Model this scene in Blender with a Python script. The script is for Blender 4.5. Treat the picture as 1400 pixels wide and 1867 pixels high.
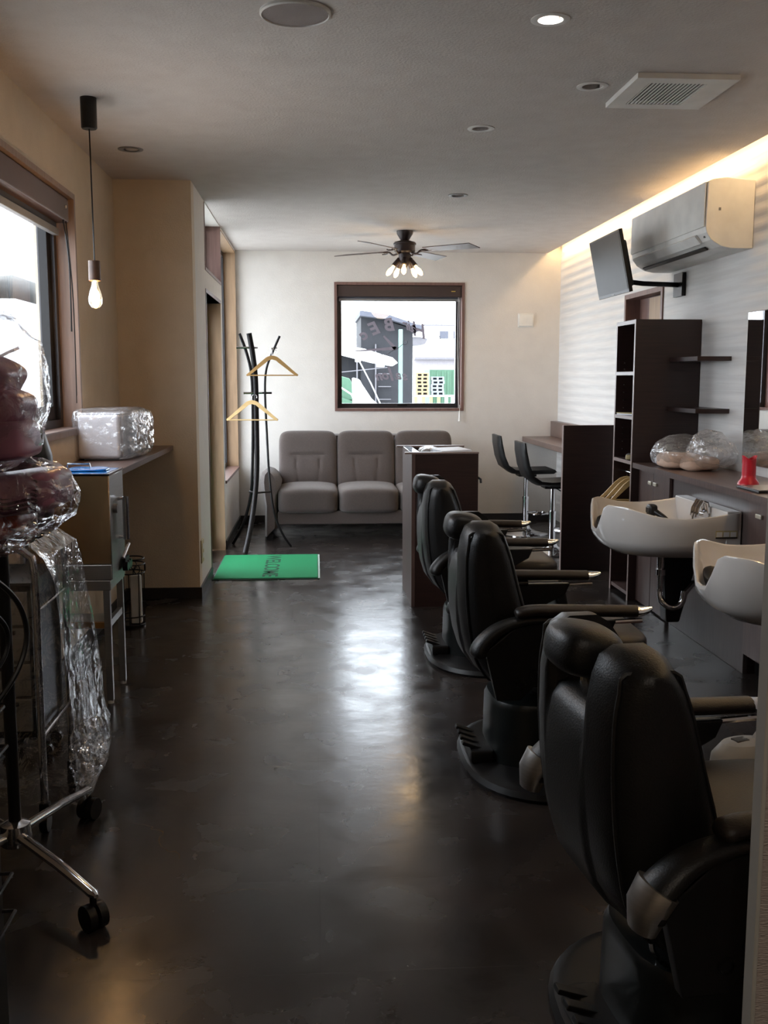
import bpy, bmesh, math, random
from mathutils import Vector, Matrix, noise
random.seed(7)
S = bpy.context.scene
COL = S.collection
PI = math.pi
for o in list(bpy.data.objects): bpy.data.objects.remove(o)

# ------------------------------------------------------------------ camera
cam_d = bpy.data.cameras.new('camera'); cam = bpy.data.objects.new('camera', cam_d); COL.objects.link(cam)
cam.location = (0, 0, 1.4)
cam.rotation_euler = (math.radians(90 - 7.498), 0, math.radians(-3.8325))
cam_d.sensor_fit = 'VERTICAL'; cam_d.sensor_height = 36; cam_d.lens = 1850 / 1867 * 36
cam_d.clip_start = .05; cam_d.clip_end = 500
S.camera = cam
# ------------------------------------------------------------------ world, lights, exposure
S.view_settings.view_transform = 'Standard'; S.view_settings.look = 'None'
S.view_settings.gamma = 1; S.view_settings.use_curve_mapping = False
S.view_settings.exposure = 0.28
W = bpy.data.worlds.new('overcast_sky'); S.world = W; W.use_nodes = True
nt = W.node_tree; nt.nodes.clear()
wo = nt.nodes.new('ShaderNodeOutputWorld'); bg = nt.nodes.new('ShaderNodeBackground')
tc = nt.nodes.new('ShaderNodeTexCoord'); nz = nt.nodes.new('ShaderNodeTexNoise'); rp = nt.nodes.new('ShaderNodeValToRGB')
nz.inputs['Scale'].default_value = 2.0; nz.inputs['Detail'].default_value = 3
rp.color_ramp.elements[0].color = (.80, .88, 1, 1); rp.color_ramp.elements[1].color = (.97, .98, 1, 1)
nt.links.new(tc.outputs['Generated'], nz.inputs['Vector']); nt.links.new(nz.outputs['Fac'], rp.inputs['Fac'])
nt.links.new(rp.outputs['Color'], bg.inputs['Color']); nt.links.new(bg.outputs[0], wo.inputs[0])
bg.inputs['Strength'].default_value = 9.0
CY = S.cycles
CY.max_bounces = 8; CY.diffuse_bounces = 4; CY.glossy_bounces = 4; CY.transparent_max_bounces = 16; CY.transmission_bounces = 6
CY.sample_clamp_indirect = 6; CY.caustics_reflective = False; CY.caustics_refractive = False

def light(name, kind, loc, energy, color, size=.1, rot=(0, 0, 0), **k):
    d = bpy.data.lights.new(name, kind); d.energy = energy; d.color = color
    if kind == 'AREA':
        d.shape = 'RECTANGLE'; d.size = size[0]; d.size_y = size[1]
    elif kind == 'SPOT':
        d.shadow_soft_size = size; d.spot_size = k.get('spot', 1.6); d.spot_blend = .6
    else: d.shadow_soft_size = size
    o = bpy.data.objects.new(name, d); COL.objects.link(o); o.location = loc; o.rotation_euler = rot
    return o
# daylight portals sit in the window openings; they emit nothing, they only guide the sky's light
def portal(loc, size, rot):
    o = light('sky_portal', 'AREA', loc, 1, (1, 1, 1), size, rot); o.data.cycles.is_portal = True
portal((.82, 10.08, 1.7), (1.2, 1.15), (-PI/2, 0, 0))
portal((-1.44, 4.35, 1.71), (1.16, 2.0), (0, -PI/2, 0))
portal((-.93, 7.76, 1.0), (2.0, 1.05), (0, -PI/2, 0))
portal((-.93, 9.14, 1.57), (2.0, 1.4), (0, -PI/2, 0))

# ------------------------------------------------------------------ materials
def s2l(v):
    v /= 255.; return v / 12.92 if v <= .04045 else ((v + .055) / 1.055) ** 2.4
def rgb(r, g, b): return (s2l(r), s2l(g), s2l(b), 1)
def mat(name, col, rough=.5, metal=0., col2=None, scale=8., stretch=(1, 1, 1), bump=0., bscale=60., rvar=0., coat=0., spec=.5, emis=None, estr=0., detail=4., wave=None, sheen=0.):
    m = bpy.data.materials.new(name); m.use_nodes = True
    n = m.node_tree.nodes; l = m.node_tree.links; b = n['Principled BSDF']
    b.inputs['Roughness'].default_value = rough; b.inputs['Metallic'].default_value = metal
    b.inputs['Specular IOR Level'].default_value = spec; b.inputs['Coat Weight'].default_value = coat
    b.inputs['Sheen Weight'].default_value = sheen
    t = n.new('ShaderNodeTexCoord'); mp = n.new('ShaderNodeMapping'); mp.inputs['Scale'].default_value = stretch
    l.new(t.outputs['Object'], mp.inputs['Vector'])
    ns = n.new('ShaderNodeTexNoise'); ns.inputs['Scale'].default_value = scale; ns.inputs['Detail'].default_value = detail
    l.new(mp.outputs[0], ns.inputs['Vector'])
    if col2 is None: col2 = tuple(min(1, c * .88) for c in col[:3]) + (1,)
    r = n.new('ShaderNodeValToRGB'); r.color_ramp.elements[0].position = .32; r.color_ramp.elements[1].position = .68
    r.color_ramp.elements[0].color = col; r.color_ramp.elements[1].color = col2
    l.new(ns.outputs['Fac'], r.inputs['Fac']); l.new(r.outputs['Color'], b.inputs['Base Color'])
    if rvar:
        mr = n.new('ShaderNodeMapRange'); mr.inputs['From Min'].default_value = .35; mr.inputs['From Max'].default_value = .65
        mr.inputs['To Min'].default_value = max(0, rough - rvar); mr.inputs['To Max'].default_value = rough + rvar
        l.new(ns.outputs['Fac'], mr.inputs['Value']); l.new(mr.outputs[0], b.inputs['Roughness'])
    if bump:
        n2 = n.new('ShaderNodeTexNoise'); n2.inputs['Scale'].default_value = bscale; n2.inputs['Detail'].default_value = 3
        l.new(mp.outputs[0], n2.inputs['Vector'])
        bp = n.new('ShaderNodeBump'); bp.inputs['Strength'].default_value = bump; bp.inputs['Distance'].default_value = .01
        l.new(n2.outputs['Fac'], bp.inputs['Height']); l.new(bp.outputs[0], b.inputs['Normal'])
    if wave:   # (scale along z, strength, distance)
        sx = n.new('ShaderNodeSeparateXYZ'); l.new(t.outputs['Object'], sx.inputs[0])
        n3 = n.new('ShaderNodeTexNoise'); n3.inputs['Scale'].default_value = 3; m3 = n.new('ShaderNodeMapping'); m3.inputs['Scale'].default_value = (.5, .5, wave[0] / 3)
        l.new(t.outputs['Object'], m3.inputs['Vector']); l.new(m3.outputs[0], n3.inputs['Vector'])
        mm = n.new('ShaderNodeMath'); mm.operation = 'MULTIPLY'; mm.inputs[1].default_value = wave[0]; l.new(sx.outputs['Z'], mm.inputs[0])
        ma = n.new('ShaderNodeMath'); ma.operation = 'ADD'; l.new(mm.outputs[0], ma.inputs[0]); l.new(n3.outputs['Fac'], ma.inputs[1])
        ms = n.new('ShaderNodeMath'); ms.operation = 'SINE'; l.new(ma.outputs[0], ms.inputs[0])
        bp = n.new('ShaderNodeBump'); bp.inputs['Strength'].default_value = wave[1]; bp.inputs['Distance'].default_value = wave[2]
        l.new(ms.outputs[0], bp.inputs['Height']); l.new(bp.outputs[0], b.inputs['Normal'])
    if emis is not None:
        b.inputs['Emission Color'].default_value = emis; b.inputs['Emission Strength'].default_value = estr
    return m
def film_mat(name, tint=(1, 1, 1, 1), gl=.10, rough=.06, bump=.35, bscale=22., milk=0.):
    m = bpy.data.materials.new(name); m.use_nodes = True
    n = m.node_tree.nodes; l = m.node_tree.links; n.clear()
    out = n.new('ShaderNodeOutputMaterial'); tr = n.new('ShaderNodeBsdfTransparent'); g = n.new('ShaderNodeBsdfGlossy')
    tr.inputs['Color'].default_value = tint; g.inputs['Roughness'].default_value = rough; g.inputs['Color'].default_value = (1, 1, 1, 1)
    fr = n.new('ShaderNodeLayerWeight'); fr.inputs['Blend'].default_value = .25
    t = n.new('ShaderNodeTexCoord'); ns = n.new('ShaderNodeTexNoise'); ns.inputs['Scale'].default_value = bscale; ns.inputs['Detail'].default_value = 3; ns.inputs['Distortion'].default_value = .8
    l.new(t.outputs['Object'], ns.inputs['Vector'])
    bp = n.new('ShaderNodeBump'); bp.inputs['Strength'].default_value = bump; bp.inputs['Distance'].default_value = .03
    l.new(ns.outputs['Fac'], bp.inputs['Height']); l.new(bp.outputs[0], g.inputs['Normal']); l.new(bp.outputs[0], fr.inputs['Normal'])
    mr = n.new('ShaderNodeMapRange'); mr.inputs['To Min'].default_value = gl; mr.inputs['To Max'].default_value = min(1, gl + .55)
    l.new(fr.outputs['Facing'], mr.inputs['Value'])
    mx = n.new('ShaderNodeMixShader'); l.new(mr.outputs[0], mx.inputs[0]); l.new(tr.outputs[0], mx.inputs[1]); l.new(g.outputs[0], mx.inputs[2])
    last = mx
    if milk:
        d = n.new('ShaderNodeBsdfTranslucent'); d.inputs['Color'].default_value = (.9, .9, .92, 1); df = n.new('ShaderNodeBsdfDiffuse'); df.inputs['Color'].default_value = (.85, .85, .88, 1)
        a = n.new('ShaderNodeMixShader'); a.inputs[0].default_value = .5; l.new(d.outputs[0], a.inputs[1]); l.new(df.outputs[0], a.inputs[2])
        k = n.new('ShaderNodeMixShader'); k.inputs[0].default_value = milk; l.new(mx.outputs[0], k.inputs[1]); l.new(a.outputs[0], k.inputs[2]); last = k
    l.new(last.outputs[0], out.inputs['Surface'])
    return m
def glass_mat(name, gl=.03, tint=(.97, .99, 1, 1)): return film_mat(name, tint, gl, .0, 0., 5.)
def floor_mat():
    m = mat('charcoal_floor', rgb(44, 41, 41), .3)
    n = m.node_tree.nodes; l = m.node_tree.links; b = n['Principled BSDF']
    t = n.new('ShaderNodeTexCoord')
    def ns(scale, st, det=5, dist=0.):
        mp = n.new('ShaderNodeMapping'); mp.inputs['Scale'].default_value = st; l.new(t.outputs['Object'], mp.inputs['Vector'])
        x = n.new('ShaderNodeTexNoise'); x.inputs['Scale'].default_value = scale; x.inputs['Detail'].default_value = det; x.inputs['Distortion'].default_value = dist
        l.new(mp.outputs[0], x.inputs['Vector']); return x
    a = ns(2.2, (1, 1, 1), 7, .6); r = n.new('ShaderNodeValToRGB')
    r.color_ramp.elements[0].position = .25; r.color_ramp.elements[0].color = rgb(36, 33, 33)
    r.color_ramp.elements[1].position = .75; r.color_ramp.elements[1].color = rgb(60, 53, 50)
    e = r.color_ramp.elements.new(.5); e.color = rgb(45, 40, 38)
    l.new(a.outputs['Fac'], r.inputs['Fac'])
    # hairline rust-coloured veins
    v = n.new('ShaderNodeTexVoronoi'); v.feature = 'DISTANCE_TO_EDGE'; v.inputs['Scale'].default_value = 1.6
    w = ns(3, (1, 1, 1), 4); mxv = n.new('ShaderNodeMixRGB'); mxv.inputs[0].default_value = .35; l.new(t.outputs['Object'], mxv.inputs[1]); l.new(w.outputs['Color'], mxv.inputs[2]); l.new(mxv.outputs[0], v.inputs['Vector'])
    mr = n.new('ShaderNodeMapRange'); mr.inputs['From Max'].default_value = .006; mr.inputs['To Min'].default_value = .35; mr.inputs['To Max'].default_value = 0
    l.new(v.outputs['Distance'], mr.inputs['Value'])
    pn = ns(1.3, (1, 1, 1), 2); pm = n.new('ShaderNodeMapRange'); pm.inputs['From Min'].default_value = .5; pm.inputs['From Max'].default_value = .6; l.new(pn.outputs['Fac'], pm.inputs['Value'])
    mu = n.new('ShaderNodeMath'); mu.operation = 'MULTIPLY'; l.new(mr.outputs[0], mu.inputs[0]); l.new(pm.outputs[0], mu.inputs[1])
    mx = n.new('ShaderNodeMixRGB'); l.new(mu.outputs[0], mx.inputs[0]); l.new(r.outputs['Color'], mx.inputs[1]); mx.inputs[2].default_value = rgb(125, 98, 60)
    l.new(mx.outputs[0], b.inputs['Base Color'])
    q = ns(4.5, (1, 1, 1), 8, .25); qr = n.new('ShaderNodeMapRange'); qr.inputs['From Min'].default_value = .33; qr.inputs['From Max'].default_value = .67
    qr.inputs['To Min'].default_value = .17; qr.inputs['To Max'].default_value = .31; l.new(q.outputs['Fac'], qr.inputs['Value']); l.new(qr.outputs[0], b.inputs['Roughness'])
    bp = n.new('ShaderNodeBump'); bp.inputs['Strength'].default_value = .06; bp.inputs['Distance'].default_value = .01; z = ns(16, (1, 1, 1), 6, .2)
    l.new(z.outputs['Fac'], bp.inputs['Height'])
    # fine seams of the 0.9 m vinyl tiles
    bk = n.new('ShaderNodeTexBrick'); bk.inputs['Scale'].default_value = 1; bk.inputs['Brick Width'].default_value = .9; bk.inputs['Row Height'].default_value = .45
    bk.inputs['Mortar Size'].default_value = .0012; bk.offset = 0; l.new(t.outputs['Object'], bk.inputs['Vector'])
    b2 = n.new('ShaderNodeBump'); b2.inputs['Strength'].default_value = .4; b2.inputs['Distance'].default_value = .002; b2.invert = True
    l.new(bk.outputs['Fac'], b2.inputs['Height']); l.new(bp.outputs[0], b2.inputs['Normal']); l.new(b2.outputs[0], b.inputs['Normal'])
    b.inputs['Specular IOR Level'].default_value = .45
    return m
M = {}
M['floor'] = floor_mat()
M['wall'] = mat('cream_wallpaper', rgb(214, 198, 176), .85, col2=rgb(208, 192, 170), bump=.25, bscale=140)
M['wall_white'] = mat('white_wallpaper', rgb(218, 213, 207), .85, col2=rgb(213, 208, 202), bump=.2, bscale=140)
M['ceil'] = mat('ceiling_wallpaper', rgb(205, 198, 193), .9, col2=rgb(199, 191, 186), bump=.35, bscale=90)
M['stripe'] = mat('rippled_white_wallpaper', rgb(222, 219, 216), .7, col2=rgb(212, 208, 205), scale=4, stretch=(.6, .6, 14), wave=(80, .3, .008))
M['base'] = mat('dark_baseboard', rgb(34, 29, 28), .5)
M['espresso'] = mat('espresso_laminate', rgb(50, 32, 29), .38, col2=rgb(38, 24, 22), scale=5, stretch=(1, 1, 18), bump=.05)
M['wenge'] = mat('brown_laminate', rgb(92, 73, 68), .35, col2=rgb(76, 60, 56), scale=5, stretch=(1, 14, 1), bump=.05)
M['wenge_h'] = mat('brown_laminate_worktop', rgb(104, 82, 75), .3, col2=rgb(88, 70, 64), scale=5, stretch=(14, 1, 1), bump=.05)
M['edge'] = mat('mauve_edge_band', rgb(140, 122, 116), .4)
M['casing'] = mat('walnut_casing', rgb(122, 92, 84), .45, col2=rgb(102, 76, 70), scale=4, stretch=(12, 12, 1))
M['door_lining'] = mat('oak_door_lining', rgb(168, 138, 108), .5, col2=rgb(150, 122, 94), scale=4, stretch=(10, 10, 1))
M['alu'] = mat('dark_aluminium', rgb(62, 60, 62), .35, .6)
M['black'] = mat('black_plastic', rgb(17, 16, 17), .42, spec=.35)
M['blackm'] = mat('black_metal', rgb(26, 24, 25), .35, .5)
M['leather'] = mat('black_leather', rgb(21, 20, 20), .42, col2=rgb(16, 15, 15), bump=.12, bscale=260, spec=.35)
M['leather_b'] = mat('brown_black_leather', rgb(38, 31, 27), .45, col2=rgb(31, 25, 22), bump=.12, bscale=260, spec=.4)
M['chrome'] = mat('chrome', rgb(215, 215, 218), .09, 1.)
M['steel'] = mat('brushed_steel', rgb(178, 176, 174), .38, 1., stretch=(1, 1, 30), bump=.03)
M['steel_warm_reflect'] = mat('stainless_brown_reflection', rgb(186, 150, 108), .14, .72, bump=.3, bscale=5, coat=.3)  # brown base colour stands in for the warm wall mirrored in the steel
M['white'] = mat('white_plastic', rgb(232, 230, 226), .5)
M['ceramic'] = mat('white_ceramic', rgb(222, 217, 212), .12, coat=.5, col2=rgb(218, 213, 208))
M['sofa'] = mat('brown_grey_boucle', rgb(92, 80, 75), .95, col2=rgb(75, 65, 61), scale=220, bump=.6, bscale=420, sheen=.3)
M['green'] = mat('green_pile_mat', rgb(0, 146, 88), .95, col2=rgb(0, 130, 78), scale=300, bump=.7, bscale=500)
M['green_dk'] = mat('dark_green_lettering', rgb(4, 74, 46), .95, bump=.5, bscale=400)
M['rubber'] = mat('dark_green_rubber', rgb(14, 70, 48), .7)
M['fan_dk'] = mat('dark_bronze', rgb(48, 38, 38), .4, .4)
M['blade'] = mat('walnut_fan_blade', rgb(84, 66, 58), .45, col2=rgb(70, 54, 48), scale=6, stretch=(1, 12, 1))
M['bulb'] = mat('glowing_bulb', rgb(255, 220, 160), .3, emis=(1, .60, .22, 1), estr=7)
M['bulb_clear'] = film_mat('clear_bulb_glass', (1, .9, .75, 1), .06, .02, 0.)
M['filament'] = mat('filament', rgb(255, 210, 140), .3, emis=(1, .66, .30, 1), estr=60)
M['led'] = mat('warm_led_strip', rgb(255, 230, 190), .4, emis=(1, .68, .34, 1), estr=34)
M['ledw'] = mat('white_led', rgb(255, 255, 255), .4, emis=(1, .95, .9, 1), estr=30)
M['hanger'] = mat('pale_wood', rgb(214, 182, 128), .45, col2=rgb(198, 164, 110), scale=6, stretch=(1, 1, 8))
M['glass'] = glass_mat('window_glass')
M['mirror'] = mat('mirror_glass', rgb(225, 228, 228), .01, 1., col2=rgb(225, 228, 228))
M['film'] = film_mat('clear_plastic_film', (.97, .97, .98, 1), .10, .07, .6, 16.)
M['film_m'] = film_mat('cloudy_plastic_film', (.98, .98, .98, 1), .07, .15, .6, 22., .16)
M['paper'] = mat('white_paper_wrap', rgb(232, 234, 242), .5)
M['blue'] = mat('blue_plastic_film', rgb(20, 130, 200), .2, col2=rgb(10, 95, 170), scale=18, coat=.6)
M['mauve'] = mat('mauve_plastic', rgb(182, 124, 150), .4, col2=rgb(150, 98, 122))
M['red'] = mat('red_orange_plastic', rgb(196, 72, 48), .4, col2=rgb(170, 56, 40))
M['orange'] = mat('orange_wire', rgb(222, 130, 70), .4)
M['pinkred'] = mat('red_plastic', rgb(216, 40, 58), .35, col2=rgb(205, 34, 50))
M['peach'] = mat('peach_towel', rgb(222, 190, 168), .8, bump=.4, bscale=60)
M['screen'] = mat('tv_screen', rgb(44, 39, 37), .38, spec=.08)
M['yellowed'] = mat('cream_sticker', rgb(200, 184, 140), .6)
M['grey'] = mat('grey_plastic', rgb(120, 118, 118), .5)
M['handle'] = mat('satin_handle', rgb(214, 208, 190), .3, .5)
M['lettering'] = mat('grey_window_lettering', rgb(120, 112, 114), .8)
_n = M['lettering'].node_tree; _t = _n.nodes.new('ShaderNodeBsdfTranslucent'); _t.inputs['Color'].default_value = (.22, .20, .21, 1)
_n.links.new(_t.outputs[0], _n.nodes['Material Output'].inputs['Surface'])
M['board'] = mat('yellow_brown_panel', rgb(150, 104, 50), .6)
# exterior
M['ground'] = mat('pale_concrete_yard', rgb(200, 200, 196), .9)
M['ext_white'] = mat('white_cladding', rgb(236, 238, 240), .7)
M['ext_dark'] = mat('dark_shed_cladding', rgb(30, 31, 36), .9, col2=rgb(22, 23, 27), stretch=(8, 1, 1))
M['ext_grey'] = mat('grey_roof', rgb(66, 68, 78), .8)
M['ext_mid'] = mat('grey_rendered_wall', rgb(92, 90, 94), .9)
M['ext_green'] = mat('green_paint', rgb(52, 84, 64), .7)
M['ext_lgrey'] = mat('light_grey_wall', rgb(122, 118, 122), .9)
M['ext_teal'] = mat('teal_post', rgb(92, 122, 112), .6)
M['ext_wood'] = mat('yellow_pallet', rgb(128, 112, 80), .8)
M['ext_blue'] = mat('grey_blue_pallet', rgb(104, 112, 114), .8)
M['branch'] = mat('bare_branch', rgb(70, 62, 60), .9)

# ------------------------------------------------------------------ mesh helpers
class MB:
    def __init__(s): s.bm = bmesh.new(); s.M = Matrix.Identity(4)
    def _f(s, vs, fs):
        v = [s.bm.verts.new(s.M @ Vector(p)) for p in vs]
        for f in fs:
            try: s.bm.faces.new([v[i] for i in f])
            except ValueError: pass
        return v
    def box(s, x0, x1, y0, y1, z0, z1, r=0, seg=2, m=None):
        ps = [(x, y, z) for z in (z0, z1) for y in (y0, y1) for x in (x0, x1)]
        if m is not None: ps = [m @ Vector(p) for p in ps]
        v = s._f(ps, [(0, 2, 3, 1), (4, 5, 7, 6), (0, 1, 5, 4), (2, 6, 7, 3), (0, 4, 6, 2), (1, 3, 7, 5)])
        if r:
            es = list({e for a in v for e in a.link_edges})
            bmesh.ops.bevel(s.bm, geom=es, offset=r, segments=seg, profile=.5, affect='EDGES', clamp_overlap=True)
        return s
    def loft(s, rings, cap0=True, cap1=True, closed=True):
        n = len(rings[0]); vs = [p for r in rings for p in r]; fs = []
        for i in range(len(rings) - 1):
            for j in range(n if closed else n - 1):
                k = (j + 1) % n; fs.append((i * n + j, i * n + k, (i + 1) * n + k, (i + 1) * n + j))
        if cap0: fs.append(tuple(range(n - 1, -1, -1)))
        if cap1: fs.append(tuple((len(rings) - 1) * n + j for j in range(n)))
        s._f(vs, fs); return s
    def tube(s, pts, r, seg=8, flat=1., caps=True, closed=False):
        P = [Vector(p) for p in pts]; n = len(P); rr = r if isinstance(r, (list, tuple)) else [r] * n
        T = []
        for i in range(n):
            if closed: a = P[(i + 1) % n] - P[i - 1]
            else: a = P[min(i + 1, n - 1)] - P[max(i - 1, 0)]
            T.append(a.normalized())
        up = Vector((0, 0, 1)) if abs(T[0].z) < .9 else Vector((1, 0, 0))
        u = T[0].cross(up).normalized(); R = []
        for i in range(n):
            u = (u - T[i] * u.dot(T[i])).normalized(); w = T[i].cross(u)
            R.append([P[i] + u * math.cos(2 * PI * k / seg) * rr[i] + w * math.sin(2 * PI * k / seg) * rr[i] * flat for k in range(seg)])
        if closed: R.append(R[0]); s.loft(R, False, False); bmesh.ops.remove_doubles(s.bm, verts=s.bm.verts, dist=1e-6)
        else: s.loft(R, caps, caps)
        return s
    def cyl(s, p0, p1, r0, r1=None, seg=20): return s.tube([p0, p1], [r0, r0 if r1 is None else r1], seg)
    def lathe(s, prof, c=(0, 0, 0), seg=24, cap=True, sx=1., sy=1.):
        R = [[(c[0] + r * sx * math.cos(2 * PI * k / seg), c[1] + r * sy * math.sin(2 * PI * k / seg), c[2] + z) for k in range(seg)] for r, z in prof]
        return s.loft(R, cap, cap)
    def prism(s, poly, axis, a, b, r=0, seg=2):
        def P(q, d):
            return {'x': (d, q[0], q[1]), 'y': (q[0], d, q[1]), 'z': (q[0], q[1], d)}[axis]
        n = len(poly); v = s._f([P(q, a) for q in poly] + [P(q, b) for q in poly],
            [tuple(range(n - 1, -1, -1)), tuple(range(n, 2 * n))] + [(i, (i + 1) % n, (i + 1) % n + n, i + n) for i in range(n)])
        if r:
            es = [e for e in {e for q in v for e in q.link_edges}]
            bmesh.ops.bevel(s.bm, geom=es, offset=r, segments=seg, profile=.5, affect='EDGES', clamp_overlap=True)
        return s
    def cushion(s, c, h, k=6, n=10, f=None):
        """rounded box centred at c with half sizes h; k: squareness; f: deform of unit point"""
        k_ = float(k); idx = {}; vs = []; fs = []
        def V(p):
            key = tuple(round(q, 5) for q in p)
            if key not in idx:
                d = sum(abs(q) ** k_ for q in p) ** (1 / k_); q = Vector(p) / d
                w = Vector((q.x * h[0], q.y * h[1], q.z * h[2]))
                if f: w = f(q, w)
                idx[key] = len(vs); vs.append(Vector(c) + w)
            return idx[key]
        g = [-1 + 2 * i / n for i in range(n + 1)]
        for a in range(3):
            for sg in (-1, 1):
                for i in range(n):
                    for j in range(n):
                        q = []
                        for (u, v) in ((g[i], g[j]), (g[i + 1], g[j]), (g[i + 1], g[j + 1]), (g[i], g[j + 1])):
                            p = [0, 0, 0]; p[a] = sg; p[(a + 1) % 3] = u; p[(a + 2) % 3] = v; q.append(V(p))
                        fs.append(tuple(q if sg > 0 else q[::-1]))
        s._f(vs, fs); return s
    def noise(s, amp, sc, ridged=False):
        s.bm.normal_update()
        for v in s.bm.verts:
            q = noise.noise(v.co * sc)
            if ridged: q = 1 - 2 * abs(q) + .5 * (1 - 2 * abs(noise.noise(v.co * sc * 2.3)))
            v.co += v.normal * q * amp
        return s
    def build(s, name, m, parent=None, smooth=True, ang=38):
        bmesh.ops.recalc_face_normals(s.bm, faces=s.bm.faces)
        if smooth:
            c = math.cos(math.radians(ang)); s.bm.normal_update()
            for f in s.bm.faces: f.smooth = True
            for e in s.bm.edges:
                if len(e.link_faces) == 2 and e.link_faces[0].normal.dot(e.link_faces[1].normal) < c: e.smooth = False
        me = bpy.data.meshes.new(name); s.bm.to_mesh(me); s.bm.free(); me.materials.append(m if not isinstance(m, str) else M[m])
        o = bpy.data.objects.new(name, me); COL.objects.link(o)
        if smooth and len(me.polygons) < 4000:
            w = o.modifiers.new('weighted_normals', 'WEIGHTED_NORMAL'); w.keep_sharp = True; w.weight = 60
        if parent: o.parent = parent
        return o
def tag(o, label=None, cat=None, group=None, kind=None):
    if label: o['label'] = label
    if cat: o['category'] = cat
    if group: o['group'] = group
    if kind: o['kind'] = kind
    return o
def thing(name, label, cat, loc=(0, 0, 0), rz=0, group=None):
    o = bpy.data.objects.new(name, None); COL.objects.link(o); o.location = loc; o.rotation_euler = (0, 0, rz)
    o.empty_display_size = .05
    return tag(o, label, cat, group)
def struct(name, mb, m, parent=None, smooth=False):
    o = mb.build(name, m, parent, smooth)
    if parent is None: o['kind'] = 'structure'
    return o
def kids(o): return [c for c in bpy.data.objects if c.parent == o]
def dup(root, loc, rz=None, label=None, group=None):
    r = root.copy(); COL.objects.link(r); r.location = loc
    if rz is not None: r.rotation_euler = (0, 0, rz)
    if label: r['label'] = label
    if group: r['group'] = group
    for ch in kids(root):
        c = ch.copy(); COL.objects.link(c); c.parent = r
        for g in kids(ch):
            d = g.copy(); COL.objects.link(d); d.parent = c
    return r
def bez(ps, n=8):
    """Catmull-Rom through points"""
    P = [Vector(p) for p in ps]; out = []
    for i in range(len(P) - 1):
        a = P[max(i - 1, 0)]; b = P[i]; c = P[i + 1]; d = P[min(i + 2, len(P) - 1)]
        for k in range(n):
            t = k / n
            out.append(.5 * ((2 * b) + (c - a) * t + (2 * a - 5 * b + 4 * c - d) * t * t + (3 * b - a - 3 * c + d) * t ** 3))
    out.append(P[-1]); return out
def slab_holes(mb, axis, d0, d1, u0, u1, v0, v1, holes):
    """slab with its thickness along axis d0..d1 and rectangular holes (u0,u1,v0,v1)"""
    us = sorted({u0, u1} | {h[0] for h in holes} | {h[1] for h in holes}); us = [u for u in us if u0 <= u <= u1]
    for a, b in zip(us, us[1:]):
        mid = (a + b) / 2; hs = sorted([h for h in holes if h[0] < mid < h[1]], key=lambda h: h[2]); v = v0
        segs = []
        for h in hs:
            if h[2] > v: segs.append((v, h[2]))
            v = h[3]
        if v < v1: segs.append((v, v1))
        for p, q in segs:
            if axis == 'x': mb.box(d0, d1, a, b, p, q)
            elif axis == 'y': mb.box(a, b, d0, d1, p, q)
            else: mb.box(a, b, p, q, d0, d1)
    return mb
def frame_box(mb, axis, d0, d1, u0, u1, v0, v1, t):
    """rectangular frame of bar width t"""
    for (a, b, p, q) in ((u0, u1, v0, v0 + t), (u0, u1, v1 - t, v1), (u0, u0 + t, v0 + t, v1 - t), (u1 - t, u1, v0 + t, v1 - t)):
        if axis == 'x': mb.box(d0, d1, a, b, p, q)
        elif axis == 'y': mb.box(a, b, d0, d1, p, q)
        else: mb.box(a, b, p, q, d0, d1)
    return mb
def text_mesh(mb, body, size, mtx, depth=.001, shear=0., bold=0.):
    cu = bpy.data.curves.new('txt', 'FONT'); cu.body = body; cu.size = size; cu.extrude = depth; cu.shear = shear; cu.offset = bold
    cu.align_x = 'CENTER'; cu.align_y = 'CENTER'; cu.resolution_u = 3
    o = bpy.data.objects.new('txt', cu); COL.objects.link(o)
    dg = bpy.context.evaluated_depsgraph_get(); dg.update()
    me = bpy.data.meshes.new_from_object(o.evaluated_get(dg)); me.transform(mtx)
    mb.bm.from_mesh(me); bpy.data.objects.remove(o); bpy.data.curves.remove(cu); bpy.data.meshes.remove(me)
    return mb

# ================================================================== room shell
LX, EX, RX, FY, CZ, BY = -1.22, -.75, 2.38, 9.91, 2.60, -2.2
struct('floor', MB().box(-1.42, 2.56, BY - .1, FY + .17, -.1, 0), 'floor')
DL = [(.8, 3.56), (1.155, 4.328), (.81, 5.068), (.951, 6.872), (-.963, 5.638)]
struct('ceiling', slab_holes(MB(), 'z', CZ, CZ + .12, -1.42, 2.25, BY - .1, FY + .17, [(x - .042, x + .042, y - .042, y + .042) for x, y in DL]), 'ceil')
struct('trim_1', MB().box(-1.42, 2.56, BY - .1, FY + .17, CZ + .12, CZ + .2), 'ceil')   # slab above the cove slot
W2 = (.20, 1.43, 1.10, 2.30)   # far window: x0 x1 z0 z1
struct('wall_far', slab_holes(MB(), 'y', FY, FY + .17, -.9, 2.56, 0, CZ + .12, [W2]), 'wall_white')
W1 = (3.3, 5.39, 1.13, 2.31)
struct('wall_left', slab_holes(MB(), 'x', LX - .2, LX, BY - .1, 6.468, 0, CZ, [W1]), 'wall')
struct('wall_left_return', MB().box(LX - .2, EX, 6.468, 6.60, 0, CZ), 'wall')
DR = (7.21, 8.31, 0, 1.99); TR = (7.21, 8.36, 2.16, 2.595); TW = (8.42, 9.86, .55, 2.58)
struct('wall_entrance', slab_holes(MB(), 'x', EX - .16, EX, 6.60, FY, 0, CZ, [DR, TR, TW]), 'wall_white')
HW = (6.94, 7.76, 1.3, 2.01)
struct('wall_right', slab_holes(MB(), 'x', RX, RX + .18, BY - .1, FY, 0, CZ + .12, [HW]), 'stripe')
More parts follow.
